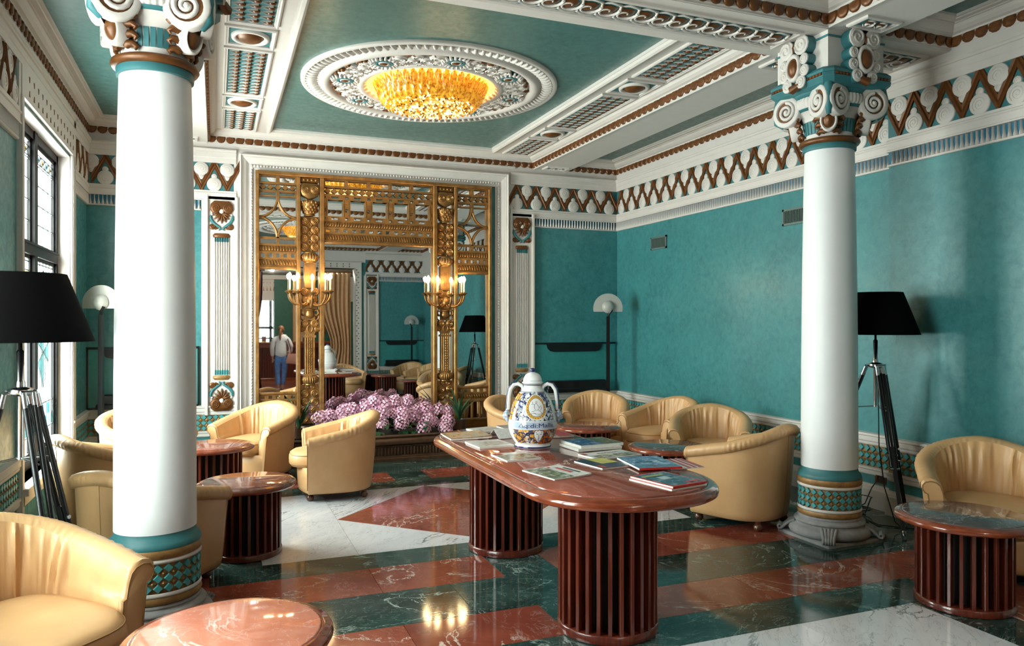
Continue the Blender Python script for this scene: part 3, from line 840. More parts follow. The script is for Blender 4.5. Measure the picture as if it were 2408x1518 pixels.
def pilaster(x, y, n, label, group=None):
    t = thing('pilaster', label, 'pilaster', M=FR((x, y, 0), n), group=group)
    g = G(); g.box(-.165, .165, .0005, .012, .50, 2.88); g.box(-.172, -.135, 0, .034, .50, 2.88); g.box(.135, .172, 0, .034, .50, 2.88); g.box(-.16, -.142, 0, .044, .50, 2.88); g.box(.142, .16, 0, .044, .50, 2.88)
    g.obj('backing', M_WHITE, t)
    # fluted shaft
    w = .072
    for nm, z0, z1, mt in (('shaft', .985, 2.385, M_WHITE), ('shaft_band', 2.385, 2.435, M_TEALP), ('shaft_band', .935, .985, M_TEALT)):
        g = G(); pts = []
        N = 6
        for i in range(N):
            a, b = -w + 2 * w * i / N, -w + 2 * w * (i + 1) / N
            for f, d in ((.0, .030), (.16, .030), (.22, .016), (.5, .011), (.78, .016), (.84, .030)): pts.append((a + (b - a) * f, d))
        pts.append((w, .030)); pts = [(-w, .010)] + pts + [(w, .010)]
        g.grid([[(x_, y_, z0) for x_, y_ in pts], [(x_, y_, z1) for x_, y_ in pts]]); g.obj(nm, mt, t)
    for z in (2.452, .905):
        g = G(); g.sm = True; g.M = T(0, .0, z)
        s = -1 if z < 1 else 1
        g.M = g.M @ S(1, .42, s); g.lathe([(.076, -.022), (.09, -.018), (.096, -.004), (.094, .010), (.084, .018), (.08, .026)], 14, 0, pi)
        g.obj('collar', M_BRONZE if s > 0 else M_GOLDT, t)
    palmette(t, 2.665, True); palmette(t, .705, False)
    return t
pilaster(.065, YB - .012, N_BACK, 'white fluted wall pilaster left of the gilt mirror, lit by the window')
pilaster(3.613, YB - .012, N_BACK, 'white fluted wall pilaster right of the gilt mirror, behind the urn')
pilaster(3.613, YF + .012, N_FRONT, 'white fluted wall pilaster seen in the mirror beside the curtain')

# ================================================================ COLUMNS
def column(x, y, label):
    t = thing('column', label, 'column', (x, y, 0))
    # stone base
    g = G(); g.bbox(-.245, .245, -.245, .245, 0, .022, .006); g.sm = True
    g.lathe([(.225, .022), (.262, .03), (.272, .05), (.266, .075), (.245, .092), (.228, .098), (.222, .108), (.232, .114), (.236, .124), (.228, .134), (.214, .138), (.208, .146), (.212, .152), (.206, .162), (.19, .164)], 40)
    g.obj('base', M_STONE, t)
    for k in range(4):
        g = G(); g.sm = True; g.M = RZ(pi / 4 + k * pi / 2)
        for j in range(-2, 3):
            o = j * .016
            g.tube([(.225, o * 1.5, .100), (.262, o * 1.3, .085), (.295, o, .055), (.318, o, .030), (.336, o, .028), (.342, o, .045), (.330, o, .058), (.318, o, .050), (.321, o, .042)], [.009, .012, .012, .011, .010, .010, .009, .007, .005], 6)
        g.obj('base_spur', M_STONE, t)
    # drum
    for nm, pr, m in (('drum_band', [(.19, .164), (.208, .166), (.214, .182), (.208, .2)], M_GOLDT), ('drum_ring', [(.204, .2), (.210, .203), (.212, .212), (.206, .222)], M_WHITE), ('drum', [(.196, .22), (.196, .362)], M_GOLDT),
                      ('drum_ring', [(.206, .360), (.212, .364), (.212, .374), (.204, .382)], M_WHITE), ('drum_band', [(.206, .380), (.213, .386), (.213, .418), (.208, .424)], M_GOLDT),
                      ('drum_band', [(.210, .424), (.212, .432), (.206, .452), (.190, .468), (.186, .490), (.186, .496)], M_TEALP)):
        g = G(); g.sm = True; g.lathe(pr, 44); g.obj(nm, m, t)
    n, h = 27, .0232; gp = G()
    for k in range(n):
        for j in range(3):
            a = 2 * pi * (k + .5 * (0)) / n; z = .2205 + .0467 * (j + .5)
            link('lozenge_tile', ME_LOZ, t, RZ(a) @ T(0, -.197, z) @ RZ(pi) @ S(.77, .9, .77) if False else RZ(a) @ T(0, .197, z) @ S(.77, .8, .77))
            if j < 2:
                gp.M = RZ(a + pi / n) @ T(0, .192, 0); pyr(gp, 0, z + .0233, .022)
    gp.obj('gilt_pyramids', M_GOLDT, t, kind='stuff')
    # shaft
    g = G(); g.sm = True; g.lathe([(.188, .494), (.188, .55), (.186, 1.2), (.180, 1.8), (.171, 2.4), (.164, 2.69), (.163, 2.70)], 48); g.obj('shaft', M_COLW, t)
    g = G(); g.sm = True; g.lathe([(.163, 2.70), (.176, 2.702), (.178, 2.735), (.172, 2.742)], 44); g.obj('neck_band', M_TEALP, t)
    g = G(); g.sm = True; g.lathe([(.172, 2.738), (.193, 2.742), (.202, 2.756), (.198, 2.772), (.184, 2.780), (.165, 2.781)], 44); g.obj('neck_ring', M_BRONZE, t)
    # bell with slots
    g = G(); g.sm = True; g.lathe([(.163, 2.779), (.166, 2.85), (.182, 2.925), (.215, 2.965), (.225, 2.972)], 44); g.obj('bell', M_WHITE, t)
    for k in range(4):
        for j in range(-2, 3):
            g = G(); g.sm = True; g.M = RZ(k * pi / 2 + j * .17)
            g.loft([[(-.011, .160, 2.812), (.011, .160, 2.812), (.011, .170, 2.812), (-.011, .170, 2.812)], [(-.012, .172, 2.902), (.012, .172, 2.902), (.012, .180, 2.902), (-.012, .180, 2.902)]])
            g.obj('bell_slot', M_TEALP, t)
    # foliage and oval bosses under the corners
    for k in range(4):
        A = RZ(pi / 4 + k * pi / 2)
        g = G(); g.sm = True; g.M = A
        for sx in (-1, 1):
            for j in range(4):
                z = 2.815 + j * .042; r = .182 + j * .012; w = .055 + j * .012
                g.tube([(sx * .02, r + .006, z - .012), (sx * (w * .6), r + .006, z), (sx * w, r - .006, z + .002), (sx * (w + .016), r - .016, z - .014), (sx * (w + .004), r - .012, z - .024)], [.016, .022, .018, .012, .008], 6)
        g.obj('leaf', M_BRONZE, t)
        g = G(); g.sm = True; g.M = A @ T(0, .246, 2.872) @ RX(radians(-100)) @ S(.056, .078, 1)
        g.lathe([(1, -.05), (1, .008), (.86, .016), (.72, .010), (.66, .0)], 20); g.obj('boss_rim', M_WHITE, t)
        g = G(); g.sm = True; g.M = A @ T(0, .246, 2.872) @ RX(radians(-100)) @ S(.056, .078, 1)
        g.lathe([(.70, 0), (.6, .012), (.35, .022), (.001, .026)], 18); g.obj('boss', M_BRONZE, t)
        # folded pair of volutes at the corner
        for sx in (-1, 1):
            g = G(); g.M = A @ T(0, .365, 2.998) @ RZ(sx * radians(-57)) @ T(sx * .108, 0, 0) @ S(1.12)
            n = 22
            g.mi = 0
            r0 = [(.098 * cos(2 * pi * i / n), -.03, .098 * sin(2 * pi * i / n)) for i in range(n)]
            r1 = [(.098 * cos(2 * pi * i / n), .012, .098 * sin(2 * pi * i / n)) for i in range(n)]
            r2 = [(.092 * cos(2 * pi * i / n), .018, .092 * sin(2 * pi * i / n)) for i in range(n)]
            r3 = [(.070 * cos(2 * pi * i / n), .018, .070 * sin(2 * pi * i / n)) for i in range(n)]
            r4 = [(.066 * cos(2 * pi * i / n), .008, .066 * sin(2 * pi * i / n)) for i in range(n)]
            ids = g.grid([r0, r1, r2, r3, r4], cu=True); g.mi = 1; g.face(ids[-1]); g.mi = 0
            g.sm = True; g.spiral(0, 0, .060, .010, 1.8, .012, .013, a0=pi / 2, n=26, seg=5, sign=-sx); g.ball((0, .012, 0), .016, 8, 4)
            g.obj('volute', [M_WHITE, M_BRONZE], t)
        g = G(); g.sm = True; g.M = A; g.tube([(0, .33, 3.10), (0, .35, 3.02), (0, .34, 2.94), (0, .30, 2.91)], [.03, .026, .03, .02], 8); g.obj('volute_stem', M_TEALP, t)
    # gadrooned ring, teal lips
    for z0, z1, r0, r1 in ((2.968, 2.985, .222, .236), (3.055, 3.085, .238, .252)):
        g = G(); g.sm = True; g.lathe([(r0 - .03, z0), (r0, z0), (r1, z1), (r1 - .04, z1)], 40); g.obj('lip', M_TEALP, t)
    g = G(); g.sm = True; n = 52; rows_ = []
    for z, rr in ((2.985, .226), (3.0, .240), (3.035, .244), (3.055, .238)):
        rows_.append([((rr + .007 * abs(sin(pi * i / 4))) * cos(2 * pi * i / (n * 4)), (rr + .007 * abs(sin(pi * i / 4))) * sin(2 * pi * i / (n * 4)), z) for i in range(n * 4)])
    g.grid(rows_, cu=True); g.obj('gadroon_ring', M_WHITE, t)
    # teal abacus with a row of small gilt bricks
    def octa(h, c): return [(h - c, -h), (h, -h + c), (h, h - c), (h - c, h), (-h + c, h), (-h, h - c), (-h, -h + c), (-h + c, -h)]
    g = G(); g.loft([[(x_, y_, z) for x_, y_ in octa(h, .05)] for h, z in ((.25, 3.085), (.275, 3.10), (.300, 3.13), (.300, 3.138), (.293, 3.14), (.293, 3.158), (.300, 3.160), (.300, 3.178), (.28, 3.20), (.25, 3.205))]); g.obj('abacus', M_TEALP, t)
    g = G()
    for k in range(4):
        g.M = RZ(k * pi / 2)
        for j in range(-8, 9): g.box(j * .028 - .011, j * .028 + .011, .290, .301, 3.141, 3.157)
    g.obj('abacus_bricks', M_BRONZE, t, kind='stuff')
    g = G(); g.box(-.245, .245, -.24, .24, 3.20, 3.449); g.obj('block', M_WHITE, t)
    g = G()
    for a, b, c, d in ((-.252, .252, -.247, .247),): g.box(a, b, c, d, 3.405, 3.418)
    g.obj('block_line', M_TEALP, t)
    # rosette shields on the four faces
    for k in range(4):
        ro = G(); ro.M = RZ(k * pi / 2) @ T(0, .315, 3.255) @ S(1.12, 1, 1.12)
        spots = [(-.062, .125, .060), (.062, .125, .060), (-.085, .035, .034), (.085, .035, .034), (-.088, -.035, .036), (.088, -.035, .036), (-.058, -.098, .040), (.058, -.098, .040)]
        for sx, sz, r in spots:
            n = 12; ro.mi = 1
            a = [(sx + r * cos(2 * pi * i / n), -.075, sz + r * sin(2 * pi * i / n)) for i in range(n)]; b = [(sx + r * cos(2 * pi * i / n), -.004, sz + r * sin(2 * pi * i / n)) for i in range(n)]
            ro.grid([a, b], cu=True); ro.mi = 0; sdisc(ro, sx, sz, r, -.004, .006, r * .13, 1.7, 1 if sx > 0 else -1, 0, 12)
        ro.mi = 1; disc(ro, 0, 0, .075, 16, -.07, -.002)
        p = ro.obj('rosette', [M_WHITE, M_TEALP], t)
        g = G(); g.sm = True; g.M = RZ(k * pi / 2) @ T(0, .317, 3.255) @ RX(-pi / 2) @ S(.068, .096, 1); g.lathe([(1.0, -.01), (1.0, .008), (.9, .018), (.74, .016), (.68, .006)], 22); g.obj('rosette_rim', M_WHITE, p)
        g = G(); g.sm = True; g.M = RZ(k * pi / 2) @ T(0, .317, 3.255) @ RX(-pi / 2) @ S(.068, .096, 1); g.lathe([(.7, .004), (.6, .018), (.34, .03), (.001, .034)], 18); g.obj('rosette_boss', M_BRONZE, p)
        g = G(); g.sm = True; g.M = RZ(k * pi / 2); g.tube([(0, .30, 3.42), (0, .315, 3.395), (0, .32, 3.36)], [.018, .014, .004], 6); g.tube([(-.06, .29, 3.14), (0, .33, 3.10), (.06, .29, 3.14)], [.02, .028, .02], 6); g.obj('rosette_tail', M_BRONZE, p)
    return t
column(-.275, 4.12, 'big white round column in the left foreground, sunlit on its window side')
column(4.03, 4.12, 'white round column on the right with full painted capital and grey stone base')
# ================================================================ MIRROR CASING
def rect_sweep(g, prof, x0, x1, z0, z1):
    """profile (inset, y) swept round left, top, right of an opening; open at the floor"""
    path = [(x0, z0, 1, 0), (x0, z1, 1, -1), (x1, z1, -1, -1), (x1, z0, -1, 0)]
    rows_ = [[(x + d * sx, y, z + d * sz) for d, y in prof] for x, z, sx, sz in path]
    g.grid(rows_)
MB = FR((1.80, YB, 0), N_BACK)         # local x runs to the left of the picture
g = G()
rect_sweep(g, [(0, 0), (0, .075), (.012, .085), (.022, .075), (.022, .066), (.034, .066), (.038, .060), (.065, .050), (.092, .032), (.105, .026), (.108, .030), (.136, .030), (.140, .020), (.165, .018), (.165, 0)], -1.62, 1.55, .0, 3.365)
casing = trim(g, M_WHITE, MB, 'white moulded casing with beading round the gilt mirror')
g = G(); g.sm = True
bx0, bx1, bz = -1.62 + .122, 1.55 - .122, 3.365 - .122; bp = .034
for i in range(int((bz - .3) / bp)):
    g.ball((bx0, .034, .3 + bp * i), .0145, 6, 4); g.ball((bx1, .034, .3 + bp * i), .0145, 6, 4)
for i in range(int((bx1 - bx0) / bp) + 1): g.ball((bx0 + bp * i, .034, bz), .0145, 6, 4)
g.obj('beading', M_WHITE, casing, kind='stuff')
# same casing round the opening in the front wall, with a band of white discs, as the mirror shows it
MFW = FR((1.81, YF, 0), N_FRONT)
g = G(); rect_sweep(g, [(-.16, 0), (-.16, .055), (-.14, .06), (-.02, .05), (0, .06), (0, -.27)], -1.39, 1.39, 0, DZ)
cs2 = trim(g, M_WHITE, MFW, 'white door casing with bronze points, seen in the mirror')
for i in range(22):
    for sx in (-1, 1): link('point', ME_TRI, cs2, T(sx * 1.47, .056, .3 + i * .125) @ RY(sx * pi / 2)); link('point', ME_TRI, cs2, T(sx * 1.42, .056, .36 + i * .125) @ RY(-sx * pi / 2))
for i in range(18): link('point', ME_TRI, cs2, T(-1.3 + i * .15, .056, 3.13)); link('point', ME_TRI, cs2, T(-1.3 + i * .15, .056, 3.06) @ RY(pi))

# ================================================================ GILT MIRROR
mirror = thing('wall_mirror', 'large wall mirror in pierced gilt frame with two gilt columns', 'mirror', M=MB)
g = G(); g.M = T(0, .030, .3) @ RX(.0092); g.box(-1.385, 1.385, -.004, .0, 0, 2.88); g.obj('mirror_glass', M_MIRROR, mirror)
BY = .022    # front of the thin lattice bars sits at BY + .02
def bar(x0, x1, z0, z1, d=.040, y0=.012, name='frame_bar', par=None):
    g = G(); b = min(.006, (x1 - x0) * .3, (z1 - z0) * .3)
    g.loft([[(x0, y0, z0), (x1, y0, z0), (x1, y0, z1), (x0, y0, z1)], [(x0, y0 + d - b, z0), (x1, y0 + d - b, z0), (x1, y0 + d - b, z1), (x0, y0 + d - b, z1)], [(x0 + b, y0 + d, z0 + b), (x1 - b, y0 + d, z0 + b), (x1 - b, y0 + d, z1 - b), (x0 + b, y0 + d, z1 - b)]])
    return g.obj(name, M_GOLD, par or mirror)
for sx in (-1, 1):
    a, b = sorted((sx * 1.385, sx * 1.348)); bar(a, b, .30, 3.185, .075)
    a, b = sorted((sx * .945, sx * .905)); bar(a, b, .30, 3.150, .075)
    a, b = sorted((sx * .690, sx * .642)); bar(a, b, .30, 3.150, .075)
bar(-1.385, 1.385, 3.150, 3.190, .08)
def add_bar(g, x0, x1, z0, z1, d=.035, y0=.012):
    g.box(x0, x1, y0, y0 + d, z0, z1)
def eggs(g, x0, x1, z0, z1, pitch, y=.04, lean=0):
    n = max(2, round((x1 - x0) / pitch)); p = (x1 - x0) / n; sm = g.sm; g.sm = True
    for i in range(n):
        g.M = T(x0 + p * (i + .5), y, (z0 + z1) / 2) @ RY(lean); g.ball((0, 0, 0), 1, 6, 4, (p * .36, .020, (z1 - z0) * .46))
    g.M = I4; g.sm = sm
def egg_row(x0, x1, z0, z1, lean=0):
    g = G(); add_bar(g, x0, x1, z0, z1, .022); add_bar(g, x0, x1, z1 - .008, z1, .036); add_bar(g, x0, x1, z0, z0 + .008, .036)
    eggs(g, x0, x1, z0 + .008, z1 - .008, .030, .036, lean)
    return g.obj('egg_row', M_GOLD, mirror)
def dia_row(x0, x1, z0, z1):
    g = G(); add_bar(g, x0, x1, z1 - .012, z1, .036); add_bar(g, x0, x1, z0, z0 + .012, .036)
    h = (z1 - z0) / 2 - .008; zc = (z0 + z1) / 2; n = max(2, round((x1 - x0) / (2.0 * h))); p = (x1 - x0) / n
    for i in range(n):
        c = x0 + p * (i + .5)
        g.loft([[(c - p / 2, .014, zc), (c, .014, zc - h), (c + p / 2, .014, zc), (c, .014, zc + h)], [(c - p / 2 * .8, .038, zc), (c, .038, zc - h * .8), (c + p / 2 * .8, .038, zc), (c, .038, zc + h * .8)]])
    return g.obj('diamond_row', M_GOLD, mirror)
def win_row(x0, x1, z0, z1, n, mull=.02, d=.035):
    g = G(); add_bar(g, x0, x1, z1 - .012, z1, d); add_bar(g, x0, x1, z0, z0 + .012, d); p = (x1 - x0) / n
    for i in range(n + 1):
        c = x0 + p * i; add_bar(g, max(x0, c - mull), min(x1, c + mull), z0 + .012, z1 - .012, d)
    return g.obj('pierced_row', M_GOLD, mirror)
# side panels
for sx in (-1, 1):
    x0, x1 = sorted((sx * 1.348, sx * .945)); xm = (x0 + x1) / 2
    win_row(x0, x1, 3.065, 3.150, 2, .018); dia_row(x0, x1, 2.975, 3.065); win_row(x0, x1, 2.915, 2.975, 2, .015)
    # four-cusped lattice
    z0, z1 = 2.45, 2.915; zm = (z0 + z1) / 2
    g = G(); g.sm = True; add_bar(g, x0, x1, z0, z0 + .014, .03); add_bar(g, xm - .012, xm + .012, z0, z0 + .06, .03); add_bar(g, xm - .012, xm + .012, z1 - .06, z1, .03)
    for qx in (x0, x1):
        for qz in (z0, z1):
            rx, rz = (x1 - x0) / 2 - .004, (z1 - z0) / 2 - .004
            pts = [(qx + (rx if qx == x0 else -rx) * sin(a), .03, qz + (rz if qz == z0 else -rz) * cos(a)) for a in [pi / 2 * k / 10 for k in range(11)]]
            g.tube(pts, .013, 6)
    g.obj('cusped_lattice', M_GOLD, mirror)
    win_row(x0, x1, 2.375, 2.45, 2, .014); egg_row(x0, x1, 2.290, 2.375); win_row(x0, x1, 2.222, 2.290, 5, .018); egg_row(x0, x1, 2.13, 2.222, .25)
    bar(x0, x1, 2.10, 2.13, .05)
    bar(x0, x1, .70, .725, .05); win_row(x0, x1, .635, .70, 5, .018); egg_row(x0, x1, .56, .635, .25); bar(x0, x1, .53, .56, .05)
    for k in range(1, 4): bar(x0 + (x1 - x0) * k / 4 - .014, x0 + (x1 - x0) * k / 4 + .014, .30, .53, .04)
    bar(x0, x1, .30, .33, .05)
# centre panel
x0, x1 = -.642, .642
win_row(x0, x1, 3.065, 3.150, 5, .016); dia_row(x0, x1, 2.968, 3.065)
g = G(); z0, z1 = 2.675, 2.968
for zz in (z0, z1 - .012, z0 + .042, z1 - .054): add_bar(g, x0, x1, zz, zz + .012, .03)
p = (x1 - x0) / 5
for i in range(5):
    c = x0 + p * (i + .5); w = .098; a, b = z0 + .054, z1 - .054
    add_bar(g, c - w, c - w + .012, a - .01, b + .01, .04); add_bar(g, c + w - .012, c + w, a - .01, b + .01, .04)
    for u0, u1 in ((c - .11, c - .04), (c + .045, c + .11)):
        add_bar(g, u0, u1, z1 - .054, z1, .034); add_bar(g, u0, u1, z0, z0 + .054, .034)
for i in range(6):
    c = x0 + p * i
    for v0, v1 in ((z0 + .04, z0 + .10), (z0 + .14, z0 + .19), (z1 - .10, z1 - .04)): add_bar(g, max(x0, c - .026), min(x1, c + .026), v0, v1, .034)
    add_bar(g, max(x0, c - .026), max(x0, c - .026) + .008, z0, z1, .036); add_bar(g, min(x1, c + .026) - .008, min(x1, c + .026), z0, z1, .036)
g.obj('square_lattice', M_GOLD, mirror)
egg_row(x0, x1, 2.592, 2.675, -.25); win_row(x0, x1, 2.532, 2.592, 13, .022); egg_row(x0, x1, 2.440, 2.532, .25); bar(x0, x1, 2.412, 2.440, .05)
# the two gilt columns
def gilt_column(cx):
    y0 = .015; c = None
    def P(name, g, m=M_GOLD): return g.obj(name, m, mirror, T(cx, y0, 0))
    g = G(); g.box(-.095, .095, 0, .05, 3.095, 3.145); P('bead_block', g, M_GOLDD)
    g = G(); g.sm = True
    for i in range(4): g.ball((-.066 + .044 * i, .05, 3.12), .016, 8, 5)
    P('bead', g)
    g = G(); out = [(-.112, 3.0), (-.108, 3.06), (-.08, 3.085), (.08, 3.085), (.108, 3.06), (.112, 3.0), (.09, 2.945), (.03, 2.915), (0, 2.905), (-.03, 2.915), (-.09, 2.945)]
    g.loft([[(x, 0, z) for x, z in reversed(out)], [(x, .05, z) for x, z in reversed(out)], [(x * .92, .06, 3.0 + (z - 3.0) * .92) for x, z in reversed(out)]])
    for s in (-1, 1): sdisc(g, s * .052, 3.01, .048, .055, .068, .006, 2.1, -s, pi / 2)
    P('scroll_head', g)
    g = G(); hlathe(g, [(.03, 2.905), (.092, 2.885), (.105, 2.86), (.09, 2.82), (.065, 2.76), (.055, 2.735), (.062, 2.728), (.062, 2.715)], 14)
    g.sm = True
    for j in range(5):
        z = 2.76 + j * .027; r = .062 + .0095 * j
        for i in range(6):
            a = pi * (i + .5 * (j % 2) + .25) / 6
            g.ball((r * cos(a), r * sin(a), z), .015, 6, 4, (1, 1, 1.3))
    P('pineapple', g)
    g = G(); g.box(-.1, .1, 0, .012, 2.31, 2.71)
    for j in range(4):
        z = 2.66 - .098 * j
        for s in (-1, 1): sdisc(g, s * .057, z, .047, .01, .038, .007, 2.0, s, -pi / 2)
        g.sm = True; g.tube([(0, .03, z - .015), (-.02, .03, z - .045), (0, .03, z - .075), (.02, .03, z - .045)], .006, 5, closed=True); g.sm = False
    P('scroll_panel', g)
    g = G(); hlathe(g, [(.05, 2.305), (.07, 2.30), (.07, 2.288), (.085, 2.275), (.094, 2.25), (.092, 2.225), (.075, 2.198), (.062, 2.192), (.062, 2.185)], 16)
    g.sm = True
    for i in range(9):
        a = pi * (i + .5) / 9; g.tube([(.076 * cos(a), .076 * sin(a), 2.285), (.096 * cos(a), .096 * sin(a), 2.25), (.078 * cos(a), .078 * sin(a), 2.205)], [.008, .011, .006], 5)
    P('urn_cap', g)
    g = G(); g.loft([[(-.058, 0, 1.90), (.058, 0, 1.90), (.058, .045, 1.90), (-.058, .045, 1.90)], [(-.066, 0, 2.185), (.066, 0, 2.185), (.066, .045, 2.185), (-.066, .045, 2.185)]])
    g.box(-.05, -.042, .045, .052, 1.92, 2.165); g.box(.042, .05, .045, .052, 1.92, 2.165); g.box(-.05, .05, .045, .052, 2.158, 2.166); g.box(-.05, .05, .045, .052, 1.915, 1.923)
    for j in range(8): g.box(-.02, -.006, .045, .051, 1.945 + j * .026, 1.958 + j * .026); g.box(.006, .02, .045, .051, 1.945 + j * .026, 1.958 + j * .026)
    P('tablet', g)
    g = G(); g.box(-.085, .085, 0, .014, 1.66, 1.90)
    for s in (-1, 1): sdisc(g, s * .06, 1.855, .046, .01, .036, .007, 2.0, s, -pi / 2); sdisc(g, s * .05, 1.76, .04, .01, .03, .006, 1.8, -s, pi / 2)
    P('scroll_crest', g)
    g = G(); g.box(-.06, .06, 0, .012, 1.53, 1.67); hlathe(g, [(.03, 1.665), (.062, 1.655), (.066, 1.645), (.05, 1.635), (.055, 1.615), (.06, 1.59), (.045, 1.565), (.02, 1.55)], 14)
    g.sm = True
    for s in (-1, 1):
        g.tube([(s * .05, .03, 1.64), (s * .088, .03, 1.65), (s * .098, .03, 1.61), (s * .07, .03, 1.585), (s * .055, .03, 1.60)], [.008, .011, .011, .009, .006], 6)
        g.tube([(s * .098, .012, 1.72), (s * .112, .012, 1.64), (s * .098, .012, 1.55), (s * .06, .012, 1.52)], [.006, .009, .010, .006], 6)
    P('vase', g)
    g = G(); out = [(-.05, 1.37), (.05, 1.37), (.075, 1.42), (.06, 1.52), (-.06, 1.52), (-.075, 1.42)]
    g.loft([[(x, 0, z) for x, z in out], [(x, .03, z) for x, z in out]])
    for s in (-1, 1): sdisc(g, s * .05, 1.495, .044, .025, .044, .007, 2.0, s, -pi / 2); sdisc(g, s * .082, 1.435, .036, .012, .034, .006, 1.8, -s, pi / 2)
    g.sm = True; g.tube([(.03 * cos(2 * pi * i / 12), .04, 1.435 + .042 * sin(2 * pi * i / 12)) for i in range(12)], .008, 5, closed=True)
    P('lyre_scroll', g)
    g = G(); pts = []
    for i in range(5):
        a = -.058 + .0232 * i
        pts += [(a, .03), (a + .004, .045), (a + .012, .050), (a + .019, .045), (a + .0225, .03)]
    pts = [(-.058, 0)] + pts + [(.058, 0)]
    g.grid([[(x, y, .905) for x, y in pts], [(x, y, 1.37) for x, y in pts]]); g.box(-.066, .066, 0, .058, .905, .925); g.box(-.066, .066, 0, .058, 1.335, 1.36)
    g.sm = True
    for j in range(13): g.tube([(-.014, .052, .945 + .03 * j), (0, .058, .935 + .03 * j), (.014, .052, .945 + .03 * j)], .005, 4)
    P('fluted_shaft', g)
    g = G(); hlathe(g, [(.066, .908), (.070, .900), (.085, .888), (.093, .865), (.092, .84), (.078, .818), (.062, .812), (.066, .806), (.066, .798)], 18)
    g.sm = True
    for i in range(11):
        a = pi * (i + .5) / 11; g.tube([(.076 * cos(a), .076 * sin(a), .896), (.096 * cos(a), .096 * sin(a), .86), (.080 * cos(a), .080 * sin(a), .82)], [.007, .011, .006], 5)
    P('gadroon_bulb', g)
    g = G(); g.box(-.1, .1, 0, .012, .30, .80)
    for s in (-1, 1):
        sdisc(g, s * .03, .772, .026, .01, .034, .005, 1.6, s, -pi / 2)
        for j in range(4): sdisc(g, s * .054, .70 - .098 * j, .047, .01, .038, .007, 2.0, s if j % 2 else -s, -pi / 2)
    P('scroll_panel', g)
gilt_column(-.80); gilt_column(.80)

# ================================================================ CANDLE SCONCES
M_CANDLE = plain('candle_card', srgb(238, 222, 180), .5)
M_FLAME = glow('bulb_glow', (1.0, .74, .36, 1), 40)
def sconce(x, label):
    t = thing('candle_sconce', label, 'sconce', M=FR((x, YB - .06, 1.74), N_BACK))
    g = G(); g.sm = True; g.lathe([(.001, -.07), (.025, -.06), (.035, -.03), (.05, 0), (.045, .03), (.03, .05), (.02, .07), (.001, .075)], 14); g.obj('boss', M_GOLD, t)
    for k, a in enumerate((8, 48, 90, 132, 172)):
        r = radians(a); c, s = cos(r), sin(r); R = .225; zz = (.0, -.01, -.025, -.01, .0)[k]
        g = G(); g.sm = True
        P = lambda d, z: (d * c, d * s, z + zz)
        g.tube([P(.03, .0), P(.07, -.03), P(.12, -.035), P(.17, -.02), P(.205, .02), P(.222, .06), P(R, .10)], [.012, .014, .013, .012, .012, .013, .010], 7)
        am = g.obj('arm', M_GOLD, t)
        g = G(); g.sm = True; g.M = T(*P(R, .10)); g.lathe([(.001, -.01), (.018, -.005), (.024, .008), (.040, .016), (.046, .024), (.030, .026), (.014, .026), (.012, .04)], 14); g.obj('drip_pan', M_GOLD, am)
        g = G(); g.sm = True; g.M = T(*P(R, .13)); g.lathe([(.0115, 0), (.0115, .125), (.009, .13), (.001, .131)], 10); g.obj('candle', M_CANDLE, am)
        g = G(); g.sm = True; g.M = T(*P(R, .257)); g.lathe([(.007, 0), (.019, .016), (.023, .03), (.017, .052), (.006, .070), (.001, .073)], 10); g.obj('bulb', M_FLAME, am)
        w = FR((x, YB - .06, 1.74), N_BACK) @ Vector(P(R, .30))
        l = point_light('candle_light', w, 6.5, (1.0, .68, .34), .025)
    return t
sconce(1.0, 'five-arm gilt candle sconce on the left gilt column of the mirror')
sconce(2.60, 'five-arm gilt candle sconce on the right gilt column of the mirror')

# ================================================================ CEILING MEDALLIONS AND CHANDELIERS
M_AMBER, _nt, _b = new_mat('amber_glass_lit')
_v = coords(_nt); _f = noise(_nt, _v, 30, 3)
_nt.links.new(ramp(_nt, _f, [(.35, srgb(150, 84, 10)), (.65, srgb(240, 176, 50))]), _b.inputs['Base Color'])
_nt.links.new(ramp(_nt, _f, [(.35, srgb(170, 92, 8)), (.7, srgb(255, 190, 60))]), _b.inputs['Emission Color'])
_b.inputs['Emission Strength'].default_value = .62; _b.inputs['Roughness'].default_value = .15
M_CRYST = glow('lit_crystal', (1.0, .72, .26, 1), 2.4)
M_CRYD = plain('dark_crystal', srgb(120, 76, 20), .2)
M_DOME = plain('gilded_dome', srgb(250, 214, 110), .6, var=.05)
def gad_mesh():
    g = G(); g.sm = True
    g.tube([(1.0, 0, 0), (1.03, .008, -.012), (1.06, .004, -.016), (1.09, -.008, -.010)], [.012, .018, .018, .010], 5)
    return g.mesh('gadroon', M_WHITE)
ME_GAD = gad_mesh()
def rose_mesh():
    g = G(); g.sm = True
    for k in range(18):
        a = 2 * pi * k / 18; g.tube([(.075 * cos(a), .075 * sin(a), -.02), (.105 * cos(a), .105 * sin(a), -.034), (.125 * cos(a), .125 * sin(a), -.012)], [.008, .014, .010], 5)
    return g.mesh('rosette', M_WHITE)
ME_ROSE = rose_mesh()
g_ = G(); g_.sm = True; g_.lathe([(.078, -.01), (.072, -.034), (.056, -.036), (.052, -.02)], 18); ME_ROSER = g_.mesh('rosette_ring', M_TEALP)
g_ = G(); g_.sm = True; g_.lathe([(.05, -.018), (.045, -.034), (.036, -.036), (.033, -.026)], 16); ME_ROSEW = g_.mesh('rosette_rim', M_WHITE)
g_ = G(); g_.sm = True; g_.lathe([(.034, -.026), (.024, -.038), (.001, -.042)], 14); ME_ROSEB = g_.mesh('rosette_boss', M_BRONZE)
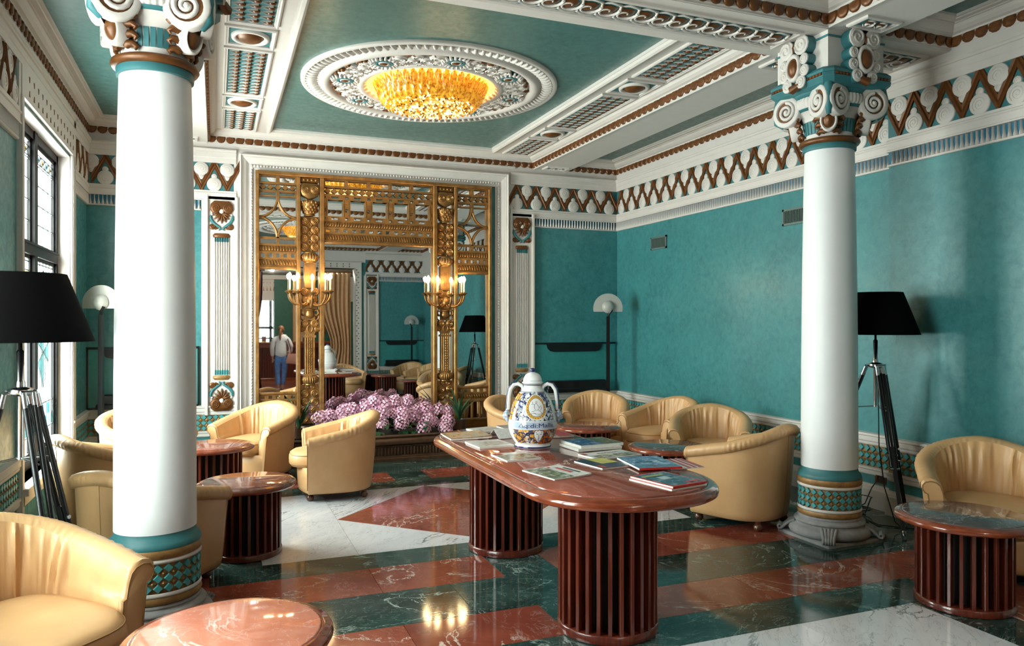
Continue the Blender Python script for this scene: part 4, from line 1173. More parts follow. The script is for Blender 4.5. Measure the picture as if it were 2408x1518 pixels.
def csc_mesh(r):
    g = G(); g.M = RX(-pi / 2); sdisc(g, 0, 0, r, 0, .024, r * .1, 1.9, 1, 0, 14); return g.mesh('scroll', M_WHITE)
ME_CSC = [csc_mesh(.068), csc_mesh(.052)]
def leafg_mesh():
    g = G(); g.sm = True
    # upright spiky glass leaf: x outward, z up
    g.grid([[(-.0, -.012, 0), (.012, 0, 0), (0, .012, 0)], [(.0, -.030, .05), (.022, 0, .05), (.0, .030, .05)], [(.012, -.038, .10), (.034, 0, .105), (.012, .038, .10)], [(.03, -.020, .135), (.046, 0, .15), (.03, .020, .135)]])
    for k in (-1, 0, 1): g.tube([(.03, k * .012, .10), (.05, k * .03, .15)], [.005, .002], 4)
    return g.mesh('glass_leaf', M_AMBER)
ME_GLEAF = leafg_mesh()
def chandelier_set(cx, cy, fine, lab_m, lab_c, power=9):
    m = thing('ceiling_medallion', lab_m, 'ceiling medallion', (cx, cy, ZC))
    g = G(); g.sm = True
    g.lathe([(1.135, 0), (1.135, -.02), (1.12, -.028), (1.095, -.026), (1.09, -.008), (.985, -.008), (.975, -.03), (.95, -.045), (.915, -.042), (.895, -.028), (.885, -.012), (.87, -.008), (.87, 0)], 72); g.obj('outer_ring', M_WHITE, m)
    g = G(); g.lathe([(.88, -.006), (.60, -.006)], 64); g.obj('ornament_ground', M_TEALP, m)
    g = G(); g.sm = True; g.lathe([(.66, -.006), (.655, -.03), (.63, -.042), (.60, -.036), (.575, -.02), (.57, -.004)], 64); g.obj('inner_ring', M_WHITE, m)
    n = 104
    if fine:
        for k in range(n): link('gadroon', ME_GAD, m, RZ(2 * pi * k / n) @ T(0, 0, -.012))
    else:
        g = G(); g.sm = True
        for k in range(n): g.M = RZ(2 * pi * k / n) @ T(0, 0, -.012); g.tube([(1.0, 0, 0), (1.05, .006, -.016), (1.09, -.008, -.010)], [.012, .018, .010], 4)
        g.obj('gadroons', M_WHITE, m, kind='stuff')
    gb = G(); gb.sm = True; rr = random.Random(3)
    for k in range(8):
        A = RZ(-pi / 2 + k * pi / 4)
        ro = link('rosette', ME_ROSE, m, A @ T(.765, 0, -.006))
        link('rosette_ring', ME_ROSER, ro); link('rosette_rim', ME_ROSEW, ro); link('rosette_boss', ME_ROSEB, ro)
        for da, r, q in ((.20, .80, 0), (.19, .685, 1), (.32, .735, 0), (.39, .82, 1), (.3926, .665, 1), (.465, .735, 0), (.585, .80, 0), (.595, .685, 1)):
            link('scroll', ME_CSC[q], m, A @ RZ(da) @ T(r, 0, -.006) @ RZ(rr.uniform(0, 6)))
        for j in range(15):
            a = -pi / 2 + k * pi / 4 + rr.uniform(.10, .68); r = rr.choice((.865, .85, .69, .76, .845)); gb.ball((r * cos(a), r * sin(a), -.012), .028, 6, 4, (1, 1, .8))
    gb.obj('bronze_berries', M_BRONZE, m, kind='stuff')
    # dome and lamp
    c = thing('chandelier', lab_c, 'chandelier', (cx, cy, ZC))
    g = G(); g.sm = True; g.lathe([(.575, -.008), (.57, .05), (.54, .12), (.45, .19), (.25, .24), (.001, .25)], 48); g.obj('dome', M_DOME, c)
    bowl = G(); bowl.sm = True; bowl.lathe([(.455, -.075), (.452, -.105), (.43, -.145), (.385, -.180)], 56); bowl.obj('bowl', M_AMBER, c)
    for z, r, k, off, tl in ((-.160, .398, 40, 0, .35), (-.125, .436, 42, .5, .2), (-.095, .458, 44, 0, .12)):
        for i in range(k): link('glass_leaf', ME_GLEAF, c, RZ(2 * pi * (i + off) / k) @ T(r, 0, z - .03) @ RY(tl) @ S(.9))
    g = G(); g.sm = True; g.lathe([(.385, -.180), (.33, -.195), (.22, -.210), (.1, -.217), (.001, -.218)], 40); g.obj('base_plate', M_AMBER, c)
    g1 = G(); g2 = G(); rr = random.Random(5)
    for i in range(420):
        r = .375 * sqrt(rr.random()); a = rr.uniform(0, 2 * pi); z = -.187 - .034 * (1 - (r / .375) ** 2)
        g = g1 if rr.random() < .62 else g2
        s = rr.uniform(.008, .015); g.M = T(r * cos(a), r * sin(a), z) @ RZ(rr.uniform(0, 6)); g.loft([[(s, 0, 0), (0, s, 0), (-s, 0, 0), (0, -s, 0)], [(s * .2, 0, -s), (0, s * .2, -s), (-s * .2, 0, -s), (0, -s * .2, -s)]])
    g1.obj('crystals', M_CRYST, c, kind='stuff'); g2.obj('dark_crystals', M_CRYD, c, kind='stuff')
    for dx in (-.16, .17):
        g = G(); g.sm = True; g.ball((dx, -.05 if dx < 0 else .04, -.205), .035, 10, 6, (1.3, 1.3, .5)); g.obj('bulb', M_FLAME, c)
    for k in range(4):
        a = pi / 4 + k * pi / 2
        point_light('chandelier_light', (cx + .25 * cos(a), cy + .25 * sin(a), ZC + .02), power, (1.0, .70, .26), .05)
# the dome needs a hole in the ceiling slab
def cut_ceiling():
    me = G()
    holes = [(1.81, 6.58), (1.81, 1.42)]
    me = G(); r = .572; n = 48
    def plate(x0, x1, y0, y1, hole):
        if hole is None: me.box(x0, x1, y0, y1, ZC, ZC + .02); return
        cx, cy = hole; outer = []
        for i in range(n):
            a = 2 * pi * i / n; c, s = cos(a), sin(a)
            k = min((x1 - cx) / c if c > 1e-9 else ((x0 - cx) / c if c < -1e-9 else 1e9), (y1 - cy) / s if s > 1e-9 else ((y0 - cy) / s if s < -1e-9 else 1e9))
            outer.append((cx + c * k, cy + s * k, ZC))
        inner = [(cx + r * cos(2 * pi * i / n), cy + r * sin(2 * pi * i / n), ZC) for i in range(n)]
        me.grid([outer, inner], cu=True)
    for cx, cy in holes: plate(cx - .7, cx + .7, cy - .7, cy + .7, (cx, cy))
    ya, yb = 1.42, 6.58
    plate(-1.6, 1.11, -1.3, 9.1, None); plate(2.51, 5.4, -1.3, 9.1, None); plate(1.11, 2.51, -1.3, ya - .7, None); plate(1.11, 2.51, ya + .7, yb - .7, None); plate(1.11, 2.51, yb + .7, 9.1, None)
    me.box(-1.7, 5.5, -1.4, 9.2, ZC + .3, ZC + .4)
    for a, b, c, d in ((-1.7, -1.6, -1.4, 9.2), (5.4, 5.5, -1.4, 9.2), (-1.7, 5.5, -1.4, -1.3), (-1.7, 5.5, 9.1, 9.2)): me.box(a, b, c, d, ZC, ZC + .4)
    # corners of the square plates between circle rays
    for cx, cy in holes:
        for sx in (-1, 1):
            for sy in (-1, 1):
                a0 = atan2(sy, sx)
                i = a0 / (2 * pi) * n
    ceil.data = me.mesh('ceiling', M_TEALC)
cut_ceiling()
chandelier_set(1.81, 6.58, True, 'round white plaster medallion with rosettes on the teal ceiling', 'amber glass bowl chandelier glowing in the ceiling medallion', 20)
chandelier_set(1.81, 1.42, False, 'second plaster medallion in the near bay, seen in the mirror', 'second amber glass chandelier in the near bay, seen in the mirror', 2)
# ================================================================ ARMCHAIRS
def smooth(t): t = max(0, min(1, t)); return t * t * (3 - 2 * t)
TH_MAX = 118.0
def plan(th):
    """plan curve of the tub and its outward normal; th in degrees from the back"""
    def at(t):
        s = 1 if t >= 0 else -1; u = abs(t)
        if u <= 90:
            a = radians(u); e = 2 / 2.35
            return (s * .355 * sin(a) ** e, .345 * cos(a) ** e)
        k = (u - 90) / (TH_MAX - 90)
        return (s * (.355 - .012 * k * k), -.275 * k)
    x, y = at(th); x0, y0 = at(th - 1.0); x1, y1 = at(th + 1.0)
    d = Vector((x1 - x0, y1 - y0)); d.normalize()
    return x, y, -d.y, d.x
def top_h(th):
    u = abs(th) / TH_MAX
    return .765 - .190 * u ** 1.35
def chair_section(th):
    h = top_h(th); rr = random.Random(int((th + 200) * 3.1))
    outer = [(-.062, .068), (-.045, .078), (-.036, .12), (-.022, .25), (-.008, .40), (.004, h - .085)]
    roll = [(.004, h - .085), (.022, h - .078), (.036, h - .055), (.036, h - .028), (.018, h - .007), (-.014, h), (-.046, h - .008), (-.068, h - .028)]
    inner = [(-.068, h - .028), (-.082, h - .07), (-.092, h - .13), (-.100, (h - .13 + .44) / 2), (-.108, .44), (-.112, .36), (-.112, .30)]
    return outer, roll, inner
def chair_pt(th, d, z):
    x, y, nx, ny = plan(th); return (x + nx * -d if False else x + nx * d, y + ny * d, z)
_t = plan(0); OUT_SIGN = 1 if _t[3] > 0 else -1
def cpt(th, d, z):
    x, y, nx, ny = plan(th); return (x + OUT_SIGN * nx * d, y + OUT_SIGN * ny * d, z)
SEAMS = (-78, -34, 34, 78)
def pleat(th, f):
    """depth of the gathers on the inside of the back; f 0 at the top, 1 at the seat"""
    env = sin(pi * min(1, max(0, f * .9 + .12)))
    ph = th + 7 * sin(th * .063 + 1.3) + 5 * sin(th * .171 + f * 1.4)
    w = .0060 * sin(ph * .36 + f * .8) + .0035 * sin(ph * .83 + 2 + f * 1.7) * sin(th * .09 + .7) + .002 * sin(ph * 1.9 + f * 3)
    v = w * env * (1.1 if abs(th) < 85 else .5)
    for s in SEAMS: v -= .012 * math.exp(-((th - s) / 1.3) ** 2) * (1 - .3 * f)
    return v
def chair_meshes():
    ths = [-TH_MAX + 2 * TH_MAX * i / 168 for i in range(169)]
    out = {}
    g = G(); g.sm = True; g.grid([[cpt(t, d, z) for d, z in chair_section(t)[0]] for t in ths[::2]]); out['shell'] = g.mesh('shell', M_LEATHER)
    g = G(); g.sm = True
    g.grid([[cpt(t, d + (.0030 * sin(t * 1.5 + 3 * sin(t * .21) + k) + .0016 * sin(t * 3.3 + k * .6)) * (1 if 0 < k < 7 else 0), z) for k, (d, z) in enumerate(chair_section(t)[1])] for t in ths]); out['top_roll'] = g.mesh('top_roll', M_LEATHER)
    g = G(); g.sm = True; rows_ = []
    for t in ths:
        sec = chair_section(t)[2]; fine = []
        for a, b in zip(sec[:-1], sec[1:]):
            for q in (0, .5): fine.append((a[0] + (b[0] - a[0]) * q, a[1] + (b[1] - a[1]) * q))
        fine.append(sec[-1]); n = len(fine) - 1
        rows_.append([cpt(t, d + (pleat(t, k / n) if k else 0), z) for k, (d, z) in enumerate(fine)])
    g.grid(rows_); out['backrest'] = g.mesh('backrest', M_LEATHER)
    arms = []
    for s in (-1, 1):
        o, r, i = chair_section(s * TH_MAX); sec = o + r[1:] + i[1:]
        e = [Vector(cpt(s * TH_MAX, d, z)) for d, z in sec]
        c = sum(e, Vector()) / len(e)
        g = G(); g.sm = True
        r0 = [tuple(p) for p in e]; r1 = [tuple(p + Vector((0, -.012, 0))) for p in e]; r2 = [tuple(p + (c - p) * .14 + Vector((0, -.020, 0))) for p in e]
        ids = g.grid([r0, r1, r2], cu=True); g.face(ids[-1] if s > 0 else list(reversed(ids[-1])))
        am = g.mesh('arm_front', M_LEATHER)
        g = G(); g.sm = True; g.tube([tuple(p + (c - p) * .10 + Vector((0, -.020, 0))) for p in e[1:-1]], .0036, 5); pm = g.mesh('piping', M_SEAM)
        arms.append((am, pm))
    out['arms'] = arms
    # seat cushion
    def outline(sc, dz=0):
        pts = []
        for k in range(48):
            a = 2 * pi * k / 48; c, s = cos(a), sin(a); ex = 2 / 3.2
            x = .252 * (abs(c) ** ex) * (1 if c >= 0 else -1)
            y = (.235 if s >= 0 else .41) * (abs(s) ** ex) * (1 if s >= 0 else -1)
            pts.append((x * sc, -.02 + y * sc))
        return pts
    g = G(); g.sm = True
    rings = [[(x, y, z) for x, y in outline(sc)] for sc, z in ((.90, .292), (.965, .297), (.995, .315), (1.005, .345), (1.0, .375), (.97, .405), (.90, .424), (.7, .437), (.4, .443), (.12, .444))]
    ids = g.grid(rings, cu=True); g.face(list(reversed(ids[0]))); g.face(ids[-1]); out['seat_cushion'] = g.mesh('seat_cushion', M_LEATHER)
    g = G(); g.sm = True; g.tube([(x, y, .318) for x, y in outline(1.0)], .0035, 5, closed=True); g.tube([(x, y, .400) for x, y in outline(.978)], .0035, 5, closed=True); out['cushion_piping'] = g.mesh('piping', M_SEAM)
    # front apron
    g = G(); g.sm = True; rows_ = []
    for z, k in ((.068, .93), (.082, .97), (.12, .985), (.22, 1.0), (.292, 1.0), (.300, .96)):
        rows_.append([(x * .30 * k, (-.285 - .075 * (1 - x * x)) * k, z) for x in [-1 + 2 * i / 24 for i in range(25)]])
    g.grid(rows_); out['front_apron'] = g.mesh('front_apron', M_LEATHER)
    g = G(); pts = [cpt(t, -.05, .070) for t in ths[::6]] + [(x * .28, -.285 - .07 * (1 - x * x), .070) for x in [-1 + 2 * i / 10 for i in range(11)]]
    g.poly(pts); out['underside'] = g.mesh('underside', M_DARK)
    g = G(); g.sm = True; g.lathe([(.001, 0), (.022, .002), (.032, .016), (.034, .032), (.026, .048), (.020, .054), (.024, .060), (.024, .072)], 14); out['foot'] = g.mesh('foot', M_FOOT)
    g = G(); g.sm = True
    g.tube([cpt(0, d + .001, z) for d, z in chair_section(0)[0]], .0016, 4); out['seam'] = g.mesh('back_seam', M_SEAM)
    return out
CH = chair_meshes()
def armchair(x, y, d, label, group, sc=.95):
    t = thing('armchair', label, 'armchair', group=group, M=T(x, y, 0) @ RZ(atan2(d[1], d[0]) + pi / 2) @ S(sc))
    for k in ('shell', 'top_roll', 'backrest', 'front_apron', 'underside'): link(k, CH[k], t)
    c = link('seat_cushion', CH['seat_cushion'], t); link('piping', CH['cushion_piping'], c)
    for am, pm in CH['arms']: link('piping', pm, link('arm_front', am, t))
    for fx, fy in ((-.21, -.26), (.21, -.26), (-.21, .215), (.21, .215)): link('foot', CH['foot'], t, T(fx, fy, 0))
    link('back_seam', CH['seam'], t)
    return t
GR1, GR2, GR3 = 'tan leather tub chairs by the window side', 'tan leather tub chairs along the right wall', 'tan leather tub chairs behind the viewer'
armchair(-.70, 3.24, (.72, -.69), 'tan leather tub chair at the bottom left corner of the picture, seat toward us', GR1, 1.0)
armchair(-.36, 4.72, (.62, .78), 'tan leather tub chair half hidden behind the big left column', GR1)
armchair(-.74, 6.18, (.87, .5), 'tan leather tub chair close to the window, its back to it', GR1)
armchair(-.60, 7.50, (.55, -.83), 'tan leather tub chair almost wholly hidden behind the left column', GR1)
armchair(.38, 7.66, (-.66, -.75), 'pale lit tan tub chair in front of the left pilaster', GR1)
armchair(1.00, 6.72, (-.995, .04), 'tan leather tub chair seen from its side before the flower trough', GR1)
armchair(3.00, 7.38, (.50, -.86), 'tan leather tub chair mostly hidden behind the painted urn', GR2)
armchair(3.97, 7.50, (-.50, -.86), 'tan leather tub chair in the far right corner under the half moon lamp', GR2)
armchair(4.33, 6.72, (-.95, -.25), 'tan leather tub chair against the long wall facing left', GR2)
armchair(4.27, 5.82, (-.62, -.78), 'tan leather tub chair facing us between two others at the right wall', GR2)
armchair(3.74, 4.68, (-.42, .91), 'tan leather tub chair with its back to us beside the right column', GR2, 1.0)
armchair(4.40, 3.22, (-.72, -.69), 'tan leather tub chair cut by the right edge of the picture', GR2, 1.0)
armchair(2.80, .30, (.3, .95), 'tan leather tub chair in the mirror beside the curtain', GR3)
armchair(4.35, -.25, (-.6, .8), 'tan leather tub chair in the mirror near the corner', GR3)
armchair(4.42, .75, (-.9, .3), 'tan leather tub chair in the mirror before the lamp', GR3)

# ================================================================ ROUND SLATTED TABLES
def slat_mesh(r, z1, w=.018, dp=.042):
    g = G(); g.M = T(r, 0, 0); g.bbox(-dp, 0, -w / 2, w / 2, .03, z1, .002); return g.mesh('slat', M_WOOD)
ME_SLAT = slat_mesh(.235, .425)
def round_table(x, y, label, top, group='round slatted coffee tables', n=26, sc=1.0):
    t = thing('coffee_table', label, 'coffee table', group=group, M=T(x, y, 0) @ RZ(R0.uniform(0, 1)) @ S(sc, sc, 1))
    g = G(); g.sm = True; g.lathe([(.18, .426), (.27, .426), (.285, .432), (.318, .434), (.332, .440), (.338, .450), (.336, .462), (.326, .470), (.312, .472), (.308, .476), (.298, .476), (.296, .470)], 56); g.obj('rim', M_RIM, t)
    g = G(); g.sm = True; g.lathe([(.001, .479), (.290, .479), (.296, .477), (.297, .470), (.001, .468)], 56); g.obj('marble_top', top, t)
    for k in range(n): link('slat', ME_SLAT, t, RZ(2 * pi * k / n))
    g = G(); g.sm = True; g.lathe([(.15, .0), (.222, .0), (.240, .004), (.242, .034), (.236, .040), (.15, .040)], 48); g.obj('base_ring', M_WOOD, t)
    g = G(); g.sm = True; g.lathe([(.165, .02), (.165, .43)], 32); g.obj('core', M_DARK, t)
    return t
round_table(.044, 2.67, 'round slatted coffee table with pinkish marble top in the foreground', M_PINK)
round_table(.19, 5.20, 'round slatted coffee table right of the big left column, shiny dark marble top', M_BROWNM, sc=.92)
round_table(-.02, 6.83, 'round slatted coffee table behind the left column mirroring the pilaster', M_BROWNM)
round_table(3.47, 6.75, 'round slatted coffee table behind the painted urn, right of it', M_BROWNM)
round_table(3.54, 5.40, 'round slatted coffee table with grey marble top left of the chair seen from behind', M_GREYM)
round_table(3.74, 2.87, 'round slatted coffee table with dark marble top at the right edge', M_GREYM)
round_table(3.48, -.18, 'round slatted coffee table seen only in the mirror, nearer the corner', M_BROWNM)
round_table(3.60, .72, 'round slatted coffee table seen only in the mirror, nearer the viewer', M_BROWNM)

# ================================================================ LONG TABLE
TX, TY, TW, TL, TR = 1.83, 4.0, .97, 2.42, .44
def orect(off, z, n=14):
    pts = []; r = TR + off
    for cx, cy, a0 in ((TW / 2 - TR, TL / 2 - TR, 0), (-TW / 2 + TR, TL / 2 - TR, pi / 2), (-TW / 2 + TR, -TL / 2 + TR, pi), (TW / 2 - TR, -TL / 2 + TR, 3 * pi / 2)):
        for i in range(n + 1):
            a = a0 + pi / 2 * i / n; pts.append((cx + r * cos(a), cy + r * sin(a), z))
    return pts
lt = thing('library_table', 'long oval red marble table on two slatted drums, covered with magazines', 'table', (TX, TY, 0))
g = G(); g.sm = True
g.grid([orect(o, z) for o, z in ((-.30, .675), (-.06, .675), (-.045, .682), (-.012, .684), (-.002, .690), (.0, .702), (-.001, .715), (-.010, .726), (-.020, .729), (-.024, .735), (-.045, .737), (-.052, .733), (-.055, .728))], cu=True)
g.obj('rim', M_RIM, lt)
g = G(); g.sm = True
ids = g.grid([orect(o, z) for o, z in ((-.054, .725), (-.054, .738), (-.060, .742))], cu=True); g.face(ids[-1]); g.obj('marble_top', M_TTOP, lt)
g = G(); g.poly(list(reversed(orect(-.30, .676)))); g.obj('underside', M_DARK, lt)
ME_SLATL = slat_mesh(.245, .678, .019, .055)
for dy in (-.70, .70):
    p = T(-.02, dy, 0)
    for k in range(28): link('slat', ME_SLATL, lt, p @ RZ(2 * pi * k / 28))
    g = G(); g.sm = True; g.M = p; g.lathe([(.15, 0), (.236, 0), (.248, .004), (.250, .040), (.244, .046), (.15, .046)], 48); g.obj('base_ring', M_WOOD, lt)
    g = G(); g.sm = True; g.M = p; g.lathe([(.172, .02), (.172, .68)], 32); g.obj('core', M_DARK, lt)

# ================================================================ LAMPS
def tripod_lamp(x, y, label, feet, tilt=0):
    t = thing('tripod_lamp', label, 'floor lamp', (x, y, 0))
    g = G(); g.sm = True; g.lathe([(.298, 1.415), (.300, 1.415), (.185, 1.725), (.183, 1.725), (.181, 1.722), (.296, 1.418), (.298, 1.415)], 48); g.obj('lamp_shade', M_SHADE, t)
    g = G(); g.lathe([(.183, 1.70), (.001, 1.70)], 32); g.obj('shade_top', M_SHADE, t)
    g = G(); g.sm = True; g.lathe([(.014, .88), (.014, 1.165), (.018, 1.17), (.022, 1.19), (.020, 1.235), (.016, 1.24), (.016, 1.37), (.012, 1.375), (.008, 1.38), (.008, 1.70)], 14); g.obj('stem', M_CHROME, t)
    g = G(); g.sm = True; g.lathe([(.001, 1.165), (.04, 1.17), (.052, 1.18), (.052, 1.20), (.03, 1.21), (.001, 1.21)], 16); g.obj('hub', M_CHROME, t)
    for fx, fy in feet:
        dx, dy = fx - x, fy - y; L = hypot(dx, dy); ux, uy = dx / L, dy / L; px, py = -uy, ux
        h = Vector((ux * .06, uy * .06, 1.185)); f = Vector((dx, dy, .05)); d = f - h
        g = G(); g.sm = True
        for s in (-1, 1):
            o = Vector((px, py, 0)) * .022 * s
            g.tube([tuple(h + d * .05 + o), tuple(h + d * .62 + o * .9)], .013, 8)
        g.sm = False
        m = h + d * .50; n_ = h + d * .99
        g.tube([tuple(m), tuple(n_)], [.021, .019], 4)
        lg = g.obj('leg', M_BLACK, t)
        g = G(); g.sm = True
        for s in (-1, 1):
            o = Vector((px, py, 0)) * .022 * s; g.tube([tuple(h + o), tuple(h + d * .06 + o)], .013, 8)
        g.tube([tuple(h - Vector((px, py, 0)) * .035), tuple(h + Vector((px, py, 0)) * .035)], .010, 6)
        for k in (.55, .63): 
            c = h + d * k; g.tube([tuple(c - Vector((px, py, 0)) * .034), tuple(c + Vector((px, py, 0)) * .034)], .011, 6)
        g.obj('leg_clamp', M_CHROME, lg)
        g = G(); g.sm = True; e = h + d * .985; g.tube([tuple(e), (dx + ux * .006, dy + uy * .006, .012), (dx + ux * .008, dy + uy * .008, .0)], [.018, .016, .004], 6); g.obj('leg_tip', M_CHROME, lg)
        g = G(); g.sm = True; k = h + d * .28; g.tube([tuple(k), (0, 0, k.z + .02)], .005, 5); g.obj('spreader', M_CHROME, t)
    return t
tripod_lamp(4.55, 4.20, 'black shaded tripod floor lamp between the right column and the wall', [(4.42, 3.84), (4.86, 4.20), (4.27, 4.60)])
tripod_lamp(-.826, 4.01, 'black shaded tripod floor lamp cut by the left edge, before the window', [(-1.13, 3.95), (-.60, 3.76), (-.60, 4.32)])
M_OPAL = plain('frosted_glass_disc', srgb(168, 170, 166), .3, var=.05)
def moon_lamp(x, y, label, face, lean):
    t = thing('half_moon_lamp', label, 'floor lamp', (x, y, 0), face)
    g = G(); g.sm = True; g.lathe([(.001, 0), (.13, 0), (.135, .01), (.12, .022), (.02, .03), (.001, .03)], 28); g.obj('foot', M_BLACK, t)
    g = G(); g.M = T(0, 0, .02); g.loft([[(-.022, -.022, 0), (.022, -.022, 0), (.022, .022, 0), (-.022, .022, 0)], [(-.020 + lean, -.02, 1.56), (.020 + lean, -.02, 1.56), (.020 + lean, .02, 1.56), (-.020 + lean, .02, 1.56)]]); g.obj('pole', M_BLACK, t)
    g = G(); g.sm = True; g.tube([(lean, 0, 1.57), (lean + .01, -.02, 1.61), (lean + .045, -.035, 1.66)], [.016, .014, .016], 6); g.obj('bracket', M_BLACK, t)
    n = 28; R = .183
    pts = [(lean + R * cos(a), .005, 1.685 + R * sin(a)) for a in [radians(-14) + radians(208) * i / n for i in range(n + 1)]]
    g = G(); g.sm = False; g.loft([[(x_, y_ - .006, z_) for x_, y_, z_ in pts], [(x_, y_ + .006, z_) for x_, y_, z_ in pts]]); g.obj('glass_disc', M_OPAL, t)
    g = G(); g.sm = True; g.M = T(lean, -.012, 1.70) @ RX(pi / 2); g.lathe([(.078, 0), (.066, .022), (.04, .038), (.001, .044)], 22); g.obj('glass_dome', M_OPAL, t)
    return t
moon_lamp(4.56, 8.30, 'half moon glass floor lamp on black pole in the far right corner', -.37, 0.0)
moon_lamp(-1.03, 8.25, 'half moon glass floor lamp on black pole left of the left column', -.37, 0.0)
moon_lamp(4.55, -.70, 'half moon glass floor lamp seen in the mirror', pi, 0.0)

# ================================================================ WALL BITS
M_GRILLE = plain('grille_frame', srgb(92, 110, 106), .5)
def vent(x, y, z, w, h, label):
    t = thing('air_vent', label, 'vent', M=FR((x, y, z), N_RIGHT))
    g = G()
    for a, b, c, d in ((-w / 2, w / 2, h / 2 - .02, h / 2), (-w / 2, w / 2, -h / 2, -h / 2 + .02), (-w / 2, -w / 2 + .02, -h / 2, h / 2), (w / 2 - .02, w / 2, -h / 2, h / 2)): g.box(a, b, .0, .018, c, d)
    g.obj('frame', M_GRILLE, t)
    G().box(-w / 2 + .02, w / 2 - .02, .001, .004, -h / 2 + .02, h / 2 - .02).obj('backing', M_DARK, t)
    n = 16; p = (w - .04) / n
    for i in range(n):
        link_g = G(); link_g.box(-w / 2 + .02 + p * (i + .3), -w / 2 + .02 + p * (i + .62), .003, .014, -h / 2 + .02, h / 2 - .02); link_g.obj('slat', M_GRILLE, t)
vent(XR, 7.82, 2.47, .34, .155, 'small grey air vent high on the right wall, the farther one')
vent(XR, 5.50, 2.49, .36, .155, 'small grey air vent high on the right wall, just left of the column')
M_TEALPAN = stucco('teal_panel', srgb(22, 104, 108), srgb(48, 140, 140), .42, srgb(76, 156, 152))
def niche(x, y, n, w, label, full=False):
    """flush lower panel with black edge strip, pull pocket and black convector below"""
    t = thing('wall_panel', label, 'wall panel', M=FR((x, y, 0), n))
    G().box(-w / 2, w / 2, .0, .014, .62, 1.225).obj('panel', M_TEALPAN, t)
    G().box(-w / 2, w / 2, .0, .022, 1.225, 1.248).obj('edge_strip', M_BLACK, t)
    if full:
        for sx in (-1, 1): G().box(sx * w / 2 - .009, sx * w / 2 + .009, 0, .022, .61, 1.248).obj('side_strip', M_BLACK, t)
        G().box(-w / 2, w / 2, 0, .022, .604, .622).obj('bottom_strip', M_BLACK, t)
    pts = [(-.40, 1.224), (.40, 1.224), (.385, 1.17), (.35, 1.138), (.30, 1.128), (-.30, 1.128), (-.35, 1.138), (-.385, 1.17)]
    g = G(); g.loft([[(a, .010, b) for a, b in pts], [(a, .028, b) for a, b in pts]]); g.obj('pocket', M_BLACK, t)
    c = G(); c.bbox(-.42, .42, .02, .11, .66, .76, .012); c.bbox(-.44, .44, .02, .13, .61, .665, .012); c.obj('convector', M_BLACK, t)
niche(4.36, YB, N_BACK, 1.2, 'teal wall panel with black pull pocket right of the mirror')
niche(-.70, YB, N_BACK, 1.06, 'teal wall panel with black frame left of the mirror', True)
niche(4.36, YF, N_FRONT, 1.2, 'teal wall panel with black pull pocket seen in the mirror')
# socket, cord and transformer beside the column
s = thing('wall_socket', 'bronze framed black wall socket low on the wall behind the column', 'socket', M=FR((XR, 4.56, .245), N_RIGHT))
g = G(); g.bbox(-.055, .055, .0, .010, -.042, .042, .003); g.obj('plate', M_BRONZE, s)
g = G(); g.bbox(-.040, .036, .008, .020, -.030, .030, .003); g.obj('face', M_BLACK, s)
g = G(); g.sm = True; g.tube([(.02, .018, .012), (.02, .03, .012)], .012, 8); g.tube([(.02, .018, -.014), (.02, .03, -.014)], .012, 8); g.obj('socket_hole', M_BRONZE, s)
c = thing('power_cord', 'thin black power cord coiled on the floor by the right column', 'cord', (4.62, 4.34, 0))
g = G(); g.sm = True; pts = [(.33, .20, .25), (.28, .22, .18), (.24, .25, .05), (.16, .28, .008)]
for i in range(26):
    a = i * .55; pts.append((.10 + .10 * cos(a), .20 + .12 * sin(a), .006 + .02 * (1 + sin(a * .7)) + (.12 if 8 < i < 13 else 0)))
pts += [(0, .0, .006), (-.05, -.15, .006), (.10, -.32, .006), (.24, -.22, .006)]
g.tube(pts, .0045, 5); g.obj('cord', M_BLACK, c)
g = G(); g.bbox(.07, .15, .27, .34, .0, .07, .01); g.obj('transformer', M_BLACK, c)
c = thing('lamp_cord', 'black cord hanging straight down beside the right tripod lamp', 'cord', (4.55, 4.20, 0))
g = G(); g.sm = True; g.tube([(-.012, -.03, 1.17), (-.02, -.045, .9), (-.02, -.05, .6), (.0, -.08, .3), (.06, -.12, .05), (.10, -.16, .006), (.2, -.1, .006)], .004, 5); g.obj('cord', M_BLACK, c)
